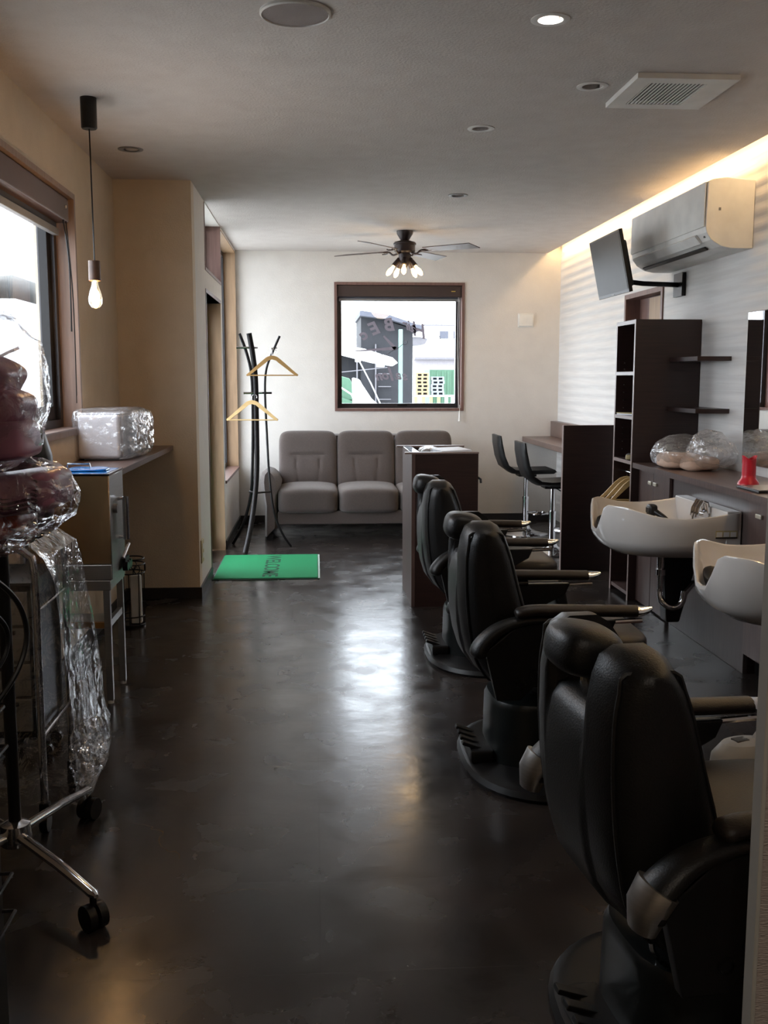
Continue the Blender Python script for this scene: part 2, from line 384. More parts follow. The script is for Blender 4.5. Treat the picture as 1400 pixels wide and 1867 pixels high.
struct('wall_back', MB().box(LX - .2, RX + .18, BY - .1, BY, 0, CZ + .12), 'wall')
# partition end close to the viewer
struct('wall_partition', MB().box(.6155, RX, 1.30, 1.325, 0, CZ, 0), mat('ribbed_grey_wallpaper', rgb(176, 166, 160), .85, col2=rgb(160, 150, 145), scale=40, stretch=(1, 1, 4), bump=.5, bscale=120))
struct('trim_2', MB().box(.609, .6153, 1.298, 1.327, 0, CZ, .001, 1), mat('pale_corner_bead', rgb(176, 174, 168), .5))
# baseboards
struct('baseboard_far', MB().box(EX, RX, FY - .012, FY, 0, .07), 'base')
struct('baseboard_left', MB().box(LX, LX + .012, 1.5, 6.456, 0, .07), 'base')
struct('baseboard_return', MB().box(LX, EX + .012, 6.456, 6.468, 0, .07), 'base')
struct('baseboard_entrance', MB().box(EX, EX + .012, 6.468, 7.17, 0, .07).box(EX, EX + .012, 8.35, FY - .012, 0, .07), 'base')
# entrance: lining, door leaf, transom, tall window
mb = MB(); x0, x1 = EX - .16, EX + .004
mb.box(x0, x1, DR[0] - .025, DR[0], 0, DR[3] + .025).box(x0, x1, DR[0], DR[1], DR[3], DR[3] + .025)
struct('trim_3', mb, 'casing')
struct('trim_4', MB().box(EX - .16, EX + .001, DR[1] - .014, DR[1] + .001, 0, DR[3]), 'door_lining')
d1 = struct('door_1', frame_box(MB(), 'x', EX - .155, EX - .115, DR[0] + .002, DR[1] - .016, .012, DR[3] - .002, .09), 'alu')
struct('door_glass', MB().box(EX - .139, EX - .131, DR[0] + .09, DR[1] - .10, .10, DR[3] - .09), 'glass', d1)
struct('door_handle', MB().tube([(EX - .115, 7.35, .9), (EX - .07, 7.35, .9), (EX - .07, 7.35, 1.2), (EX - .115, 7.35, 1.2)], .01), 'chrome', d1, True)
struct('door_closer', MB().box(EX - .115, EX - .07, 7.24, 7.42, 1.90, 1.95, .008), 'steel', d1, True)
w3 = struct('window_3', frame_box(MB(), 'x', EX - .155, EX - .12, TR[0] + .001, TR[1] - .001, TR[2], TR[3], .04), 'alu')
struct('window_glass', MB().box(EX - .14, EX - .134, TR[0] + .04, TR[1] - .04, TR[2] + .04, TR[3] - .04), 'glass', w3)
mb = MB(); mb.box(EX - .12, EX + .004, TR[0] - .02, TR[0], TR[2] - .02, TR[3]).box(EX - .12, EX + .004, TR[1] - .012, TR[1] + .012, TR[2] - .02, TR[3]).box(EX - .12, EX + .004, TR[0], TR[1] - .012, TR[2] - .02, TR[2] + .002)
struct('window_lining', mb, 'casing', w3)
w4 = struct('window_4', frame_box(MB(), 'x', EX - .155, EX - .105, TW[0] + .001, TW[1] - .001, TW[2] + .001, TW[3] - .001, .05), 'alu')
struct('window_glass', MB().box(EX - .14, EX - .134, TW[0] + .05, TW[1] - .05, TW[2] + .05, TW[3] - .05), 'glass', w4)
mb = MB(); mb.box(EX - .105, EX + .003, TW[1] - .012, TW[1] + .001, TW[2], TW[3]).box(EX - .105, EX + .003, TW[0], TW[1] - .012, TW[3] - .012, TW[3])
struct('window_lining', mb, 'door_lining', w4)
struct('window_sill', MB().box(EX - .105, EX + .012, TW[0], TW[1] - .012, TW[2] - .012, TW[2] + .012), 'casing', w4)
# far window
X0, X1, Z0, Z1 = W2
w2 = struct('window_2', frame_box(MB(), 'y', FY + .10, FY + .15, X0 + .012, X1 - .012, Z0 + .012, Z1 - .012, .045), 'alu')
struct('window_glass', MB().box(X0 + .05, X1 - .05, FY + .122, FY + .128, Z0 + .05, Z1 - .05), 'glass', w2)
struct('window_casing', frame_box(MB(), 'y', FY - .012, FY + .16, X0 - .014, X1 + .014, Z0 - .014, Z1 + .014, .026), 'casing', w2)
struct('window_latch', MB().box(.80, .90, FY + .09, FY + .10, Z0 + .03, Z0 + .055, .003), 'black', w2)
t = thing('roller_blind', 'rolled-up dark roller blind at the top of the square far window', 'blind', (.815, FY + .05, Z1 - .012))
MB().box(-.60, .60, -.045, .045, -.11, -.001, .008).build('cassette', mat('dark_brown_cassette', rgb(58, 44, 42), .45), t)
MB().box(-.585, .585, -.02, -.004, -.15, -.125, .004).build('bottom_rail', 'grey', t)
MB().box(-.585, .585, -.013, -.011, -.126, -.108).build('blind_fabric', 'ext_grey', t)
MB().box(.50, .54, -.047, -.045, -.06, -.052).build('maker_tag', mat('gold_tag', rgb(200, 170, 80), .4), t)
MB().tube([(.585, -.03, -.10), (.583, -.03, -.6), (.582, -.035, -1.19)], .0022, 5).tube([(.572, -.03, -.10), (.565, -.035, -.6), (.581, -.035, -1.19)], .0022, 5).build('pull_cord', 'white', t)
t = thing('cord_tassel', 'white cord pull hanging below the far window corner', 'cord pull', (1.402, FY - .03, .985))
MB().lathe([(.004, .10), (.008, .09), (.010, .03), (.014, .0)], seg=10).build('tassel', 'white', t)
MB().cyl((0, 0, .1), (0, .005, .16), .002, seg=5).build('cord', 'white', t)
# window lettering seen from behind
t = thing('window_lettering', 'grey mirrored shop lettering with scissors stuck on the far window glass', 'lettering', (0, FY + .119, 0))
def letter(name, body, x, z, size, ang, shear=.25, bold=0.):
    mt = Matrix.Translation((x, 0, z)) @ Matrix.Rotation(ang, 4, 'Y') @ Matrix.Scale(-1, 4, (1, 0, 0)) @ Matrix.Rotation(PI / 2, 4, 'X')
    text_mesh(MB_ := MB(), body, size, mt, .0008, shear, bold); return MB_.build(name, 'lettering', t, False)
for ch, x, z, s, a in (('H', 1.035, 1.855, .19, .30), ('a', .975, 1.888, .14, .28), ('i', .935, 1.905, .14, .25), ('r', .90, 1.915, .14, .2)):
    letter('script_letter', ch, x, z, s, a, .4, .003)
for ch, x, z, s, a in (('B', .730, 1.915, .17, -.12), ('E', .585, 1.882, .17, -.36), ('c', .475, 1.825, .15, -.55)):
    letter('bold_letter', ch, x, z, s, a, .15, .006)
for k, ch in enumerate('salon'): letter('small_letter', ch, .885 - k * .064, 1.438 - abs(k - 2) * .008, .125 if ch != 'l' else .19, (k - 2) * -.05, .3, .005)
mb = MB()
hp = [(math.sin(a) ** 3 * .075, (.8125 * math.cos(a) - .3125 * math.cos(2 * a) - .125 * math.cos(3 * a) - .0625 * math.cos(4 * a)) * .085) for a in [i * 2 * PI / 36 for i in range(34)]]
mb.tube([(1.16 + .8 * p + .2 * q, 0, 1.758 + q * .9) for p, q in hp], .0045, 6, .5).tube([(1.13, 0, 1.70), (1.175, 0, 1.77), (1.205, 0, 1.80)], .0045, 6, .5)
mb.build('heart', 'lettering', t)
mb = MB()
mb.tube(bez([(.80, 0, 1.70), (.73, 0, 1.65), (.68, 0, 1.62)], 5), .008, 6, .3).tube([(.64 + .036 * math.cos(a), 0, 1.60 + .036 * math.sin(a)) for a in [i * PI / 9 for i in range(18)]], .008, 6, .3, closed=True)
mb.tube([(.61, 0, 1.58), (.575, 0, 1.56)], .007, 6, .3).tube(bez([(.79, 0, 1.68), (.83, 0, 1.71), (.86, 0, 1.735)], 4), .010, 6, .3).tube([(.88 + .022 * math.cos(a), 0, 1.75 + .022 * math.sin(a)) for a in [i * PI / 9 for i in range(18)]], .007, 6, .3, closed=True)
mb.prism([(.80, 1.70), (.77, 1.68), (.66, 1.805), (.672, 1.818)], 'y', -.001, .001).prism([(.79, 1.71), (.79, 1.675), (.34, 1.66), (.36, 1.668)], 'y', -.001, .001)
mb.build('scissors', 'lettering', t)
# left window
Y0, Y1, Z0, Z1 = W1
w1 = struct('window_1', frame_box(MB(), 'x', LX - .17, LX - .085, Y0 + .012, Y1 - .012, Z0 + .012, Z1 - .012, .05), 'alu')
mb = frame_box(MB(), 'x', LX - .145, LX - .105, 3.9, Y1 - .06, Z0 + .06, Z1 - .06, .07); mb.box(LX - .145, LX - .105, 3.36, 3.9, Z0 + .06, Z0 + .12)
struct('window_sash', mb, 'black', w1)
struct('window_glass', MB().box(LX - .155, LX - .149, Y0 + .06, Y1 - .06, Z0 + .06, Z1 - .06), 'glass', w1)
struct('window_casing', frame_box(MB(), 'x', LX - .085, LX + .010, Y0 - .013, Y1 + .013, Z0 - .013, Z1 + .013, .028), mat('daylit_window_casing', rgb(150, 126, 112), .5, col2=rgb(132, 108, 96), scale=4, stretch=(12, 12, 1)), w1)  # casing brown lightened to tan, daylight on the reveals put into the colour
struct('window_sill', MB().box(LX - .085, LX + .014, Y0 + .015, Y1 - .015, Z0 + .015, Z0 + .022), 'edge', w1)
t = thing('wide_roller_blind', 'long brown roller blind cassette above the street window beside the pendant', 'blind', (LX - .055, 3.95, Z1 - .016))
MB().box(-.045, .045, -.63, 1.40, -.12, -.001, .01).build('cassette', mat('mauve_brown_cassette', rgb(86, 66, 62), .45), t)
MB().box(-.03, .0, -.61, 1.37, -.185, -.15, .004).build('bottom_rail', 'grey', t)
MB().box(-.016, -.012, -.61, 1.37, -.152, -.118).build('blind_fabric', 'ext_grey', t)
MB().cyl((.046, 1.33, -.05), (.05, 1.33, -.05), .008, seg=10).build('end_cap_screw', 'white', t)
for k, (a, b, c) in enumerate(((.052, 1.31, -.66), (.056, 1.35, -.98), (.05, 1.37, -1.02))):
    MB().tube(bez([(a - .01, b - .02, -.118), (a + .006, b, c * .5), (a, b + .02, c)], 6), .0022 if k else .004, 5).build('pull_cord', 'black', t)
# interior window on the right wall, behind the tall shelves
w5 = struct('window_5', frame_box(MB(), 'x', RX - .012, RX + .10, HW[0] - .02, HW[1] + .02, HW[2] - .02, HW[3] + .02, .035), 'casing')
struct('window_panel', MB().box(RX + .055, RX + .08, HW[0], HW[0] + .45, HW[2], HW[3] - .03), 'door_lining', w5)
struct('window_back', MB().box(RX + .10, RX + .12, HW[0] - .01, HW[1] + .01, HW[2] - .01, HW[3] + .01), 'casing', w5)
# cove LED
t = thing('cove_light', 'warm glowing LED strip hidden in the ceiling slot along the white striped wall', 'light', (2.25, 5.6, CZ + .12))
MB().box(.04, .07, -4.2, 4.28, -.066, 0).build('channel', 'white', t)
MB().box(.045, .065, -4.18, 4.26, -.074, -.066).build('led_tape', 'led', t)

# ------------------------------------------------------------------ ceiling things
DLAB = ['lit white downlight nearest the viewer beside the square vent', 'dark unlit downlight next to the slatted ceiling vent', 'pale unlit downlight halfway to the ceiling fan', 'small unlit downlight just in front of the ceiling fan', 'dark unlit downlight above the left counter near the hanging bulb']
for i, (x, y) in enumerate(DL):
    t = thing('downlight', DLAB[i], 'downlight', (x, y, CZ), group='ceiling downlights')
    MB().lathe([(.0425, .0), (.0425, -.003), (.052, -.006), (.066, -.003), (.066, .0)], seg=32, cap=False).build('trim_ring', 'white' if i in (0, 1, 2) else 'grey', t)
    MB().lathe([(.060, .001), (.056, .05), (.050, .10), (.0, .10)], seg=24, cap=False).build('reflector', 'black' if i != 2 else 'steel', t)
    if i == 0:
        MB().lathe([(.0, .072), (.027, .072), (.027, .08), (.0, .08)], seg=24, cap=False).build('lamp', 'ledw', t)
        l = light('downlight_beam', 'SPOT', (0, 0, .04), 10, (1, .93, .84), .03, spot=1.5); l.parent = t
for (x, y, pw, lb) in ((.6, .35, 12, 'lit downlight in the ceiling just behind the near partition'), (-.2, -.9, 42, 'lit downlight in the ceiling at the back of the room')):
    t = thing('downlight', lb, 'downlight', (x, y, CZ), group='downlights behind the viewer')
    MB().lathe([(.0, -.001), (.045, -.001), (.052, -.006), (.066, -.003), (.066, .0)], seg=32, cap=False).build('trim_ring', 'ledw', t)
    l = light('downlight_beam', 'SPOT', (0, 0, -.02), pw, (1, .86, .70), .05, spot=2.5); l.parent = t
t = thing('ceiling_speaker', 'round flat pale grey speaker grille set in the ceiling', 'speaker', (-.056, 3.551, CZ))
MB().lathe([(.118, 0), (.118, -.008), (.112, -.012), (.110, -.008)], seg=40, cap=False).build('rim', 'white', t)
MB().lathe([(.0, -.012), (.06, -.011), (.111, -.008), (.111, -.002), (0, -.002)], seg=40, cap=False).build('grille', mat('pale_grille', rgb(172, 160, 156), .8, bump=.8, bscale=500), t)
t = thing('ceiling_vent', 'square white slatted exhaust vent in the ceiling by the glowing slot', 'vent', (1.49, 4.35, CZ))
MB().box(-.20, .20, -.22, .22, -.006, 0, .002).build('backing', 'black', t)
frame_box(MB(), 'z', -.022, -.001, -.208, .208, -.226, .226, .068).build('frame', 'white', t)
MB().box(.10, .141, -.158, .158, -.022, -.010).build('blank_panel', 'white', t)
for k in range(15): MB().box(-.135 + k * .0162, -.1285 + k * .0162, -.158, .158, -.021, -.018).build('slat', 'white', t)

# ceiling fan
t = thing('ceiling_fan', 'dark four-blade ceiling fan with clustered glowing bulbs before the far window', 'fan', (.742, 8.523, CZ))
MB().lathe([(.0, 0), (.068, 0), (.066, -.025), (.035, -.075), (.028, -.08), (0, -.08)]).build('canopy', 'fan_dk', t)
MB().lathe([(0, -.075), (.03, -.075), (.085, -.09), (.094, -.10), (.094, -.112), (.086, -.116), (.086, -.165), (.078, -.175), (.05, -.185), (0, -.185)], seg=28).build('motor_housing', 'fan_dk', t)
MB().lathe([(0, -.18), (.05, -.18), (.052, -.235), (.045, -.25), (.03, -.275), (.008, -.31), (0, -.312)]).build('light_kit_hub', 'fan_dk', t)
for a in (235, 325, 55, 145):
    A = math.radians(a); R = Matrix.Rotation(A, 4, 'Z'); tilt = Matrix.Translation((.42, 0, -.158)) @ Matrix.Rotation(math.radians(-11), 4, 'X') @ Matrix.Translation((-.42, 0, 0))
    mb = MB(); mb.M = R @ tilt
    mb.prism([(.19, -.05), (.62, -.066), (.655, .066), (.19, .05)], 'z', -.003, .003, .001, 1); b = mb.build('blade', 'blade', t)
    mb = MB(); mb.M = R
    mb.tube(bez([(.06, 0, -.175), (.11, .0, -.188), (.15, .0, -.165), (.20, .0, -.163)], 5), [.008] * 16, 8).tube(bez([(.15, 0, -.166), (.20, .035, -.166), (.235, .028, -.164)], 5), .005, 6).tube(bez([(.15, 0, -.166), (.20, -.035, -.172), (.235, -.028, -.172)], 5), .005, 6)
    mb.build('blade_arm', 'fan_dk', b)
for a in (190, 262, 334, 46, 118):
    A = math.radians(a); mb = MB(); mb.M = Matrix.Rotation(A, 4, 'Z')
    d = Vector((.62, 0, -.78)).normalized(); p = Vector((.045, 0, -.225)); q = p + d * .075
    mb.cyl(p, q, .018, .023); h = mb.build('lamp_holder', 'fan_dk', t)
    mb = MB(); mb.M = Matrix.Rotation(A, 4, 'Z') @ Matrix.Translation(q) @ Vector((0, 0, 1)).rotation_difference(d).to_matrix().to_4x4()
    mb.lathe([(0, -.005), (.011, 0), (.013, .02), (.021, .05), (.019, .078), (.008, .098), (0, .10)], seg=16).build('bulb', 'bulb', h)
l = light('fan_lamp_glow', 'POINT', (0, 0, -.42), 4, (1, .72, .42), .12); l.parent = t

# pendant lamp
t = thing('pendant_lamp', 'bare glowing bulb hanging on a long cord by the street window', 'pendant lamp', (-.967, 4.645, CZ))
MB().lathe([(0, 0), (.035, 0), (.034, -.125), (.030, -.13), (0, -.13)]).build('canopy', 'black', t)
MB().cyl((0, 0, -.13), (.002, 0, -.69), .0032, seg=6).build('cord', 'blackm', t)
MB().lathe([(0, -.685), (.025, -.687), (.026, -.772), (.022, -.775), (0, -.775)]).build('socket', mat('walnut_socket', rgb(86, 56, 36), .5, col2=rgb(66, 42, 28), scale=20), t)
bb = MB().lathe([(.013, -.774), (.014, -.79), (.024, -.82), (.031, -.85), (.029, -.872), (.018, -.889), (.004, -.895)], seg=20).build('bulb', 'bulb_clear', t)
mb = MB()
for k in range(6):
    a = k * PI / 3; mb.tube([(.004 * math.cos(a), .004 * math.sin(a), -.79), (.013 * math.cos(a), .013 * math.sin(a), -.865)], .0016, 5)
mb.tube([(.0, 0, -.775), (0, 0, -.80)], .006, 8); mb.build('filament', 'filament', bb)
l = light('pendant_glow', 'POINT', (0, 0, -.84), 6.5, (1, .62, .30), .03); l.parent = t

# ================================================================== entrance side
t = thing('welcome_mat', 'bright green rectangular entrance mat with dark lettering at the doorway', 'mat', (-.36, 7.52, 0))
MB().box(-.375, .375, -.49, .49, 0, .006, .002, 1).build('rubber_edge', 'rubber', t)
MB().box(-.365, .365, -.478, .478, .005, .012, .003, 1).build('pile', 'green', t)
MB().box(.367, .380, -.485, .485, .0, .008).build('selvage', mat('pale_selvage', rgb(168, 190, 180), .8), t)
mb = MB(); text_mesh(mb, 'WELCOME', .155, Matrix.Translation((.02, 0, .0125)) @ Matrix.Rotation(-PI / 2, 4, 'Z') @ Matrix.Diagonal((1.15, 1.0, 1, 1)), .0006, 0, .002)
mb.build('lettering', 'green_dk', t, False)

t = thing('coat_rack', 'tall black coat stand of three bowed legs by the corner window', 'coat rack', (-.46, 8.33, 0))
posts = [[(-.145, -.02, 1.757), (-.09, -.01, 1.60), (-.055, 0, 1.42), (-.05, 0, 1.1), (-.06, .0, .70), (-.08, .05, .45), (-.15, .15, .2), (-.25, .25, .006)],
         [(-.065, -.08, 1.757), (-.04, -.06, 1.60), (-.022, -.04, 1.40), (-.02, -.03, 1.1), (-.022, -.03, .70), (-.04, -.06, .45), (-.075, -.13, .2), (-.116, -.224, .006)],
         [(.175, .02, 1.74), (.12, .02, 1.62), (.065, .02, 1.48), (.05, .02, 1.30), (.06, .02, .95), (.075, .02, .60), (.11, .03, .30), (.175, .05, .12), (.245, .07, .006)]]
for i, p in enumerate(posts): MB().tube(bez(p, 6), (.009, .010, .008)[i], 8, (1.4, 2.1, 1.2)[i]).build('post', 'blackm', t)
for z, y in ((1.645, -.03), (1.283, -.02)):
    for (xa, xb) in (((-.17, -.02),) if z > 1.5 else ((-.12, -.05),)):
        MB().tube([(xa, y, z), (xa + .01, y, z), (xb, y, z)], [.011, .009, .009], 10).cyl((xb, y, z), (.03 if z < 1.5 else .0, y, z), .006, seg=8).build('peg', 'chrome', t)
MB().tube([(.0, .02, 1.283), (.105, .02, 1.283)], .008, 8).build('peg', 'blackm', t)
MB().tube([(.10, -.03, 1.635), (.145, .06, 1.645)], .008, 8).build('peg', 'chrome', t)
MB().tube([(-.02, -.05, .475), (.09, .025, .475)], .008, 8).tube([(-.09, .04, .475), (-.02, -.05, .475)], .008, 8).build('spreader', 'blackm', t)

def hanger_parts(t, m, w=.21):
    top = [(-w, -.147), (-w + .01, -.158), (-w + .03, -.150), (-.06, -.058), (-.03, -.030), (0, -.022), (.03, -.030), (.06, -.058), (w - .03, -.150), (w - .01, -.158), (w, -.147),
           (w - .035, -.118), (.075, -.030), (.045, -.006), (.02, .004), (0, .007), (-.02, .004), (-.045, -.006), (-.075, -.030), (-w + .035, -.118)]
    MB().prism(top, 'y', -.006, .006, .002, 1).build('shoulder_bar', m, t)
    MB().cyl((-w + .02, 0, -.150), (w - .02, 0, -.150), .005, seg=8).build('trouser_bar', m, t)
    MB().tube([(0, 0, 0), (0, 0, .025)] + [(.020 - .020 * math.cos(a) , 0, .032 + .020 * math.sin(a) ) for a in [i * .4 for i in range(10)]], .0018, 6).build('hook', 'chrome', t)
t = thing('wooden_hanger', 'darker wooden hanger on the right arm of the coat stand', 'hanger', (-.345, 8.26, 1.575), .1, 'hangers on the coat stand'); hanger_parts(t, mat('tan_wood', rgb(186, 146, 92), .45))
t = thing('wooden_hanger', 'paler lower wooden hanger on the coat stand', 'hanger', (-.505, 8.17, 1.222), -.1, 'hangers on the coat stand'); hanger_parts(t, 'hanger')

# sofa
t = thing('sofa', 'long brown-grey three-seat fabric sofa under the far window', 'sofa', (.46, 9.25, 0))
def crease(q, w):
    if q.y < -.2:
        x = q.x; z = q.z
        d = abs(z - (.17 + .10 * x * x)) ; a = max(0, 1 - d / .07) * max(0, 1 - abs(x) / .62) ** .4 * .022
        for sx in (-.42, .42):
            xx = sx * (1 - .22 * (.17 - z)); dd = abs(x - xx)
            if z < .17: a = max(a, max(0, 1 - dd / .06) * .010)
        w = w + Vector((0, a, 0))
        w.y -= .018 * math.exp(-((z + .45) / .4) ** 2) * (1 - x * x)
    return w
for x in (-.535, 0, .535):
    mb = MB(); mb.M = Matrix.Translation((x, .20, .63)) @ Matrix.Rotation(math.radians(-10), 4, 'X')
    mb.cushion((0, 0, 0), (.268, .12, .285), 7, 30, crease).build('back_cushion', 'sofa', t)
    mb = MB(); mb.cushion((x + (.0), -.13, .335), (.268, .36, .11), 7, 14, lambda q, w: w + Vector((0, 0, .02 * max(0, q.z) * (1 - q.x * q.x)))).build('seat_cushion', 'sofa', t)
MB().box(-.80, .80, -.44, .42, .13, .25, .02).box(-.80, .80, .30, .44, .2, .88, .04).build('frame', 'sofa', t)
for sg in (-1, 1):
    mb = MB(); rings = []
    for k in range(13):
        y = -.47 + .82 * k / 12; e = 1 - (abs(k - 6) / 6) ** 5 * .45
        rings.append([(sg * (.86 + .06 * p * e), y, .30 + (z - .30) * (.9 + .1 * e) - .03 * (k / 12) * (z > .5)) for p, z in ((-1.1, .10), (1.0, .02), (.9, .30), (1.3, .42), (1.55, .52), (1.3, .585 * 1), (.6, .615), (-.3, .60), (-1.1, .56), (-1.5, .48), (-1.2, .40), (-1.1, .30))])
    mb.loft(rings).build('armrest', 'sofa', t)
for x in (-.87, .87):
    for y in (-.40, .36): MB().box(x - .03, x + .03, y - .03, y + .03, 0, .05, .005).build('foot', 'black', t)

t = thing('wall_plate', 'small square white vent cover on the far wall above the stools', 'vent cover', (2.044, FY, 1.96))
MB().box(-.078, .078, -.012, 0, -.068, .068, .006).build('base', 'white', t); MB().box(-.066, .066, -.022, -.012, -.056, .056, .004).build('cover', 'white', t)
t = thing('outlet_plate', 'small cream outlet plate low on the white entrance wall', 'outlet', (EX, 6.60, .285))
MB().box(0, .008, -.06, .06, -.075, .075, .003).build('plate', 'yellowed', t)
for z in (-.03, .03): MB().box(.008, .011, -.022, .022, z - .018, z + .018, .003).build('socket', 'white', t)

# reception desk
t = thing('reception_desk', 'dark brown boxy reception desk standing before the sofa', 'desk', (.60, 6.11, 0))
MB().box(0, .385, 0, .035, 0, .945).build('front_panel', 'espresso', t)
MB().box(0, .385, .615, .65, 0, .945).build('rear_panel', 'espresso', t)
MB().box(-.022, -.001, -.001, .651, 0, .945).build('side_panel', 'wenge', t)  # lighter laminate than the front panel, window light put into its colour
MB().box(0, .37, .036, .614, .72, .75).build('worktop', 'espresso', t)
for y0, y1 in ((-.004, .037), (.613, .654)): MB().box(-.065, .388, y0, y1, .9455, .957, .002, 1).build('top_rail', 'edge', t)
MB().box(-.024, .03, .038, .612, .9455, .955, .002, 1).build('panel_top_reflection', mat('white_reflection_paint', rgb(215, 225, 225), .08, coat=1), t)  # top of the side panel, its bright reflection painted as white
MB().tube([(.385, .02, .80), (.40, .0, .79), (.40, -.01, .77)], .007, 8).build('hook', 'black', t)
mb = MB()
mb.cushion((.13, .40, .86), (.085, .17, .105), 3, 20); mb.noise(.012, 12)
t = tag(mb.build('plastic_wrapped_papers', 'film_m'), 'crumpled clear plastic packet with white papers lying in the reception desk', 'packet'); t.location = (.60, 6.11, 0)
t = thing('paper_stack', 'thin stack of white and beige papers poking out of the reception desk', 'papers', (.835, 6.30, .752))
for k in range(5):
    mb = MB(); mb.M = Matrix.Translation((0, 0, .006 + .042 * k)) @ Matrix.Rotation(.06 * (k - 2), 4, 'Z') @ Matrix.Rotation(-.03, 4, 'Y')
    mb.box(-.09, .10, -.15, .15, 0, .038, .002, 1).build('paper', 'paper' if k != 3 else 'peach', t)

# bar stools
def make_stool():
    t = thing('bar_stool', 'black L-shaped bar stool farther away, by the far wall corner', 'stool', (1.885, 9.0, 0), 0, 'chrome bar stools')
    MB().lathe([(0, 0), (.205, 0), (.205, .006), (.19, .014), (.10, .032), (.05, .055), (.036, .085), (0, .085)], seg=40).build('base', 'chrome', t)
    MB().cyl((0, 0, .08), (0, 0, .33), .027).build('lower_tube', 'chrome', t)
    MB().cyl((0, 0, .33), (0, 0, .54), .019).cyl((0, 0, .325), (0, 0, .345), .030).build('gas_lift', 'chrome', t)
    MB().tube([(.0, -.0, .19), (.05, -.05, .19)] + [(.12 + .085 * math.cos(a), .085 * math.sin(a) * 1.1, .19) for a in [(-2.4 + i * .4) for i in range(13)]] + [(.05, .05, .19), (0, 0, .19)], .009, 8).build('footrest', 'chrome', t)
    MB().tube([(.02, -.03, .53), (.07, -.09, .50), (.09, -.13, .47)], .005, 6).build('lever', 'black', t)
    rings = []; prof = [(.24, .575), (.22, .60), (.10, .598), (-.05, .592), (-.13, .60), (-.19, .64), (-.225, .72), (-.25, .83), (-.262, .90)]
    off = [(0, -.0), (.0, -.045), (0, -.045), (0, -.045), (-.022, -.038), (-.045, -.018), (-.045, -.008), (-.04, -.004), (-.03, .0)]
    for k in range(11):
        y = -.19 + .38 * k / 10; e = (1 - abs((k - 5) / 5) ** 6) ** .5 * .9 + .1 if k not in (0, 10) else .35
        inn = [(x, z) for x, z in prof]; out = [(x + dx * e, z + dz * e) for (x, z), (dx, dz) in zip(prof, off)]
        rings.append([(x, y, z) for x, z in inn] + [(x, y, z) for x, z in out[::-1]])
    MB().loft(rings).build('seat_shell', 'leather', t, ang=60)
    for k in range(4): MB().box(-.222 - .002, -.217, -.17, .17, .70 + k * .05, .702 + k * .05).build('stitching', 'black', t) if False else None
    MB().box(-.08, .08, -.08, .08, .530, .552, .005).build('seat_plate', 'black', t)
    return t
st = make_stool()
dup(st, (1.89, 7.98, 0), 0, 'black L-shaped bar stool nearer, half hidden by the dark end panel')

# bar counter
t = thing('wall_counter', 'brown wall counter with raised back ledge behind a tall dark end panel', 'counter', (0, 0, 0))
mb = MB(); mb.prism([(2.03, 9.905), (RX - .001, 9.905), (RX - .001, 7.265), (2.14, 7.265), (2.05, 7.42), (2.03, 7.50)], 'z', .785, .835, .003, 1); mb.build('counter_top', 'wenge_h', t)
MB().box(2.31, RX - .001, 7.265, 9.905, .835, .985, .003, 1).build('back_ledge', 'wenge_h', t)
MB().box(1.784, 2.36, 7.225, 7.26, 0, 1.063, .001, 1).build('end_panel', 'espresso', t)
MB().box(1.780, 1.784, 7.224, 7.261, 0, 1.064).build('edge_band', 'edge', t)
MB().box(1.785, 2.36, 7.224, 7.261, 1.0632, 1.0655).build('edge_band', 'edge', t)

# tall shelf cabinet
t = thing('tall_shelf_cabinet', 'tall narrow espresso shelf unit open toward the chairs', 'cabinet', (1.965, 6.2, 0))
D = .41
MB().box(0, D, 0, .022, 0, 1.76).build('side_panel', 'espresso', t); MB().box(0, D, .378, .40, 0, 1.76).build('side_panel', 'espresso', t)
MB().box(.0, D, .0225, .3775, 1.735, 1.76).build('top_panel', 'espresso', t); MB().box(D - .01, D, .0225, .3775, .02, 1.735).build('back_panel', 'espresso', t)
for z in (1.42, 1.145, .865, .03): MB().box(.003, D - .011, .0225, .3775, z, z + .022).build('shelf', 'wenge', t)
for y in (-.0005, .378): MB().box(-.0025, 0, y, y + .0225, 0, 1.76).build('edge_band', 'edge', t)
for z in (1.735, 1.42, 1.145, .865): MB().box(-.0025, .003, .0225, .3775, z, z + .022).build('edge_band', 'edge', t)
mb = MB()
for z in (1.5, 1.46, 1.36, 1.31, 1.26, 1.21, 1.08, 1.04, .99, .94):
    for x in (.05, .33): mb.cyl((x, .3775, z), (x, .374, z), .004, seg=8)
o = mb.build('shelf_pin', 'steel', t); o['kind'] = 'stuff'
MB().cyl((.05, .023, .80), (.05, .377, .80), .010, seg=12).build('rail', 'chrome', t)
hm = None
for k in range(3):
    y = 6.28 + k * .085
    lab = ['pale wooden hanger in the shelf cabinet, nearest of three', 'pale wooden hanger in the shelf cabinet, middle of three', 'pale wooden hanger in the shelf cabinet, farthest of three'][k]
    if hm is None: hm = thing('cabinet_hanger', lab, 'hanger', (2.015, y, .765), .10, 'hangers in the shelf cabinet'); hanger_parts(hm, 'hanger', .19)
    else: dup(hm, (2.015, y, .765), .10 - .12 * k, lab)
t = thing('hair_clipper', 'small white and dark clipper lying on the lowest open cabinet shelf', 'clipper', (2.0, 6.36, .888), 1.2)
MB().cushion((0, 0, .018), (.07, .022, .018), 4, 8).build('body', 'grey', t); MB().cushion((-.075, 0, .018), (.02, .02, .016), 4, 6).build('head', 'yellowed', t)
t = thing('folded_paper', 'white folded papers on the middle shelf of the tall cabinet', 'papers', (2.02, 6.40, 1.168), .3)
